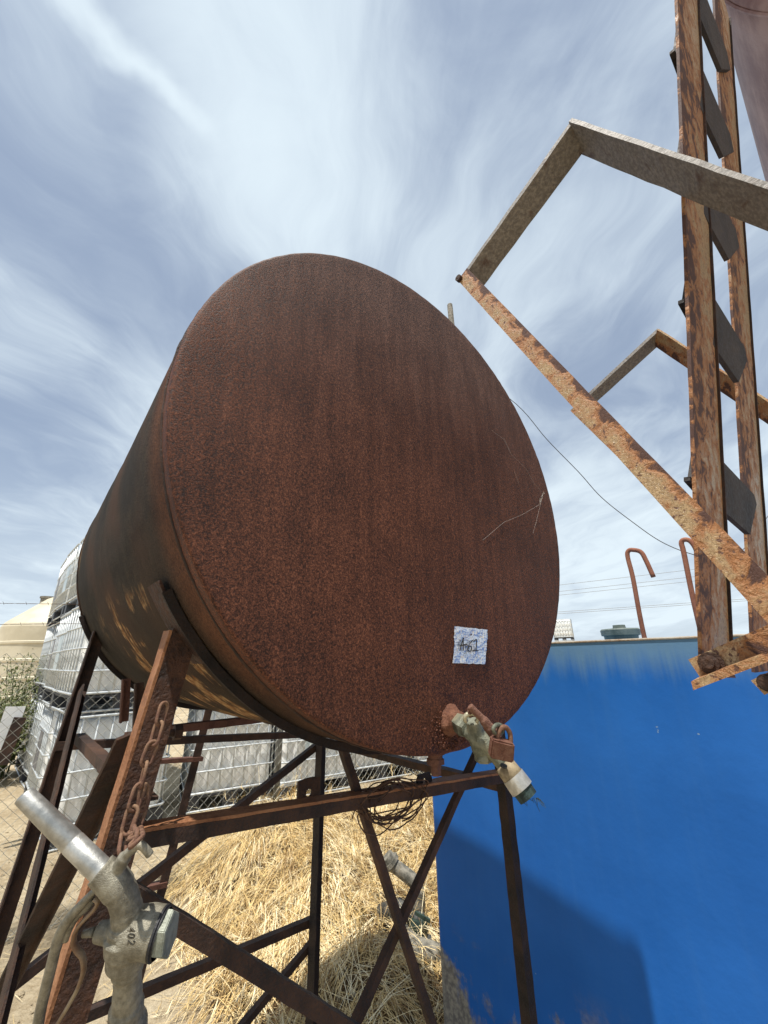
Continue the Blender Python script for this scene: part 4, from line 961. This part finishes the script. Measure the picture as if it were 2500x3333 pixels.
c = pd(20, 2430, 9.5); c.z = 0; leafy('weed_bush', 'tall green weed bush in front of the cream tank at far left', c, 1.75, .55, 3600)
c = pd(-40, 2430, 9.0); c.z = 0; leafy('weed_bush', 'green weed bush at the very left edge of the picture', c, 1.35, .6, 3600)
# utility pole, its cable, the distant lines
pb = ray(1464, 991); pb = pb/math.hypot(pb.x, pb.y)*16; pole_top = CAM+pb; base = Vector((pole_top.x, pole_top.y, 0))
up_ = thing('utility_pole', 'weathered grey wooden pole whose top shows above the rusty tank', 'pole', base)
MB().lathe(base, Z, [(0, .16), (pole_top.z-.3, .135), (pole_top.z-.04, .13), (pole_top.z, .10), (pole_top.z, 0)], 14).build('shaft', M_wood, up_)
MB().box(base+Z*(pole_top.z-.95)-Vector((pb.x, pb.y, 0)).normalized()*.15, R, Vector((pb.x, pb.y, 0)).normalized(), Z, .05, .03, .45).build('bracket', M_wood, up_)
def cab_plane():
    a = base; b = pd(2700, 1500, 26); b.z = 0; d_ = (b-a).normalized(); return Vector((-d_.y, d_.x, 0)), a
cn, ca_ = cab_plane()
cp = [hit(px, py, cn, ca_) for px, py in ((1500, 1180), (1680, 1315), (1780, 1430), (1884, 1537), (1959, 1620), (2060, 1700), (2150, 1762), (2240, 1800), (2330, 1818), (2410, 1795), (2450, 1745), (2500, 1680), (2600, 1560))]
tag(MB().tube(spline([hit(1475, 1130, cn, ca_)]+cp, 6), .016, 6).build('cable', M_cable, origin=cp[0]), 'black cable sagging from the wooden pole down behind the ladder', 'cable')
ln = Vector((.08, 1, 0)).normalized(); lp0 = ln*75
for k, (a, b) in enumerate((((1822, 1904), (2270, 1852)), ((1822, 1925), (2270, 1876)), ((1822, 1937), (2270, 1890)), ((1815, 1992), (2420, 1950)), ((1815, 1998), (2420, 1956)))):
    A, B = hit(*a, ln, lp0), hit(*b, ln, lp0); d_ = B-A
    labs = ['highest', 'second highest', 'middle', 'second lowest', 'lowest']
    tag(MB().tube([A-d_*.9, A, B, B+d_*.6], .035, 5).build('power_line', M_line, origin=A), f'{labs[k]} of the five distant power lines over the blue tank', 'power line', 'distant power lines')

# ------------------------------------------------------------ straw
def bump_h(x, y):
    v = 0
    for cx, cy, h_, r1, r2 in ((-.95, 4.30, .50, .55, .75), (-.35, 3.95, .22, .6, .5), (.15, 4.6, .30, .75, .55), (-.15, 3.2, .14, .7, .6), (.30, 3.5, .08, .4, .5), (-.55, 3.35, .14, .4, .4), (-.15, 2.75, .13, .55, .35), (-.75, 2.95, .07, .35, .3), (.7, 5.2, .28, .8, .5)):
        v += h_*math.exp(-((x-cx)/r1)**2-((y-cy)/r2)**2)
    return v
NX = 110; V = []; xs = np.linspace(-2.1, 1.6, NX); ys = np.linspace(2.2, 6.0, NX)
for b in ys:
    for a in xs:
        e = bump_h(a, b); V.append((a, b, (e-.10)*.85+mnoise.noise(Vector((a*7, b*7, 0)))*.03*min(1, e*5)-.01))
me = bpy.data.meshes.new('straw_mat'); me.from_pydata(V, [], [(j*NX+i, j*NX+i+1, (j+1)*NX+i+1, (j+1)*NX+i) for j in range(NX-1) for i in range(NX-1)]); me.materials.append(M_thatch)
me.polygons.foreach_set('use_smooth', [True]*len(me.polygons)); tag(obj('straw_mat', me), 'brown matted thatch under the loose dry straw', 'straw', kind='stuff')
V = []; fs = []; tone = []
def blade(p, d, L, w0, curl, tn):
    side = d.cross(Z); side = side.normalized() if side.length > .01 else Vector((1,0,0)); b = len(V); S_ = 4; q = p.copy(); dd = d.copy()
    for k in range(S_+1):
        u = k/S_; wv = w0*(1-.75*u)
        V.append(q-side*wv); V.append(q+side*wv); tone.extend((tn, tn))
        dd = (dd+curl*(1.0/S_)).normalized(); q = q+dd*(L/S_)
        m_ = max(bump_h(q.x, q.y)*.8-.03, .012)
        if q.z < m_: q.z = m_
    for k in range(S_): fs.append((b+2*k, b+2*k+1, b+2*k+3, b+2*k+2))
    return q, dd
tufts = 0
while tufts < 1250:                                         # matted tufts, each combed its own way
    x, y = random.uniform(-1.9, 1.4), random.uniform(2.4, 5.8); e = bump_h(x, y)
    if random.random() > min(1, (e-.05)*7): continue
    tufts += 1
    fl = mnoise.noise_vector(Vector((x*1.3, y*1.3, 4))); gx = (bump_h(x+.05, y)-bump_h(x-.05, y))*10; gy = (bump_h(x, y+.05)-bump_h(x, y-.05))*10
    D_ = Vector((fl.x*2.0-gx*.5+random.gauss(0, .85), fl.y*2.0-gy*.5-.2+random.gauss(0, .85), random.uniform(.15, 1.1))).normalized()
    ctn = random.gauss(.42, .30); lift = random.choice((0, .02, .05, .10)); big_ = random.uniform(.7, 1.35)
    for q_ in range(random.randint(8, 20)):
        p = Vector((x+random.gauss(0, .035), y+random.gauss(0, .035), 0))
        if p.dot(wn) > WD-.05 and (p-corner).dot(R_) > -.02: continue
        p.z = max(0, e*.85-.09)+random.uniform(0, lift+.02)
        d = (D_+Vector((random.gauss(0, .20), random.gauss(0, .20), random.gauss(0, .15)))).normalized()
        tn = min(1, max(0, ctn+random.gauss(0, .16))); L = random.uniform(.18, .46)*big_
        curl = Vector((random.gauss(0, .3), random.gauss(0, .3), -random.uniform(.7, 2.3)))
        q, dd = blade(p, d, L, random.uniform(.0012, .0026), curl, tn)
        if random.random() < .22:                           # bearded seed head
            for j in range(8):
                dv = (dd+Vector((random.gauss(0, .22), random.gauss(0, .22), random.gauss(0, .2)))).normalized(); blade(q-dd*.01*j*.6, dv, random.uniform(.04, .09), .0011, Vector((0, 0, -.3)), min(1, tn+.3))
for k in range(900):                                        # loose litter on the dirt
    x, y = random.uniform(-3.2, .9), random.uniform(2.5, 5.8); d = Vector((random.gauss(0, 1), random.gauss(0, 1), .02)).normalized()
    blade(Vector((x, y, .015)), d, random.uniform(.04, .16), .0012, Vector((random.gauss(0, .3), random.gauss(0, .3), 0)), random.random())
me = bpy.data.meshes.new('straw'); me.from_pydata(V, [], fs); at = me.attributes.new('tone', 'FLOAT', 'POINT'); at.data.foreach_set('value', tone); me.materials.append(M_straw)
tag(obj('straw', me), 'heap of bleached dry barley straw on the dirt under the tank', 'straw', kind='stuff')
# pebbles and clods
mb = MB()
for k in range(1500):
    x, y = random.uniform(-4.5, 1.2), random.uniform(2.4, 8.0); r_ = abs(random.gauss(0, .008))+.003; c = Vector((x, y, hgt(x, y)+r_*.3))
    V6 = [c+Vector(v)*r_*random.uniform(.7, 1.3) for v in ((1,0,0),(-1,0,0),(0,1,0),(0,-1,0),(0,0,.7),(0,0,-.7))]; mb.add(V6, [(0,2,4),(2,1,4),(1,3,4),(3,0,4),(2,0,5),(1,2,5),(3,1,5),(0,3,5)])
tag(mb.build('pebbles', M_ground), 'small clods and pebbles scattered on the pale dirt', 'pebbles', kind='stuff')

for o in bpy.data.objects:
    if '_o' in o: del o['_o']
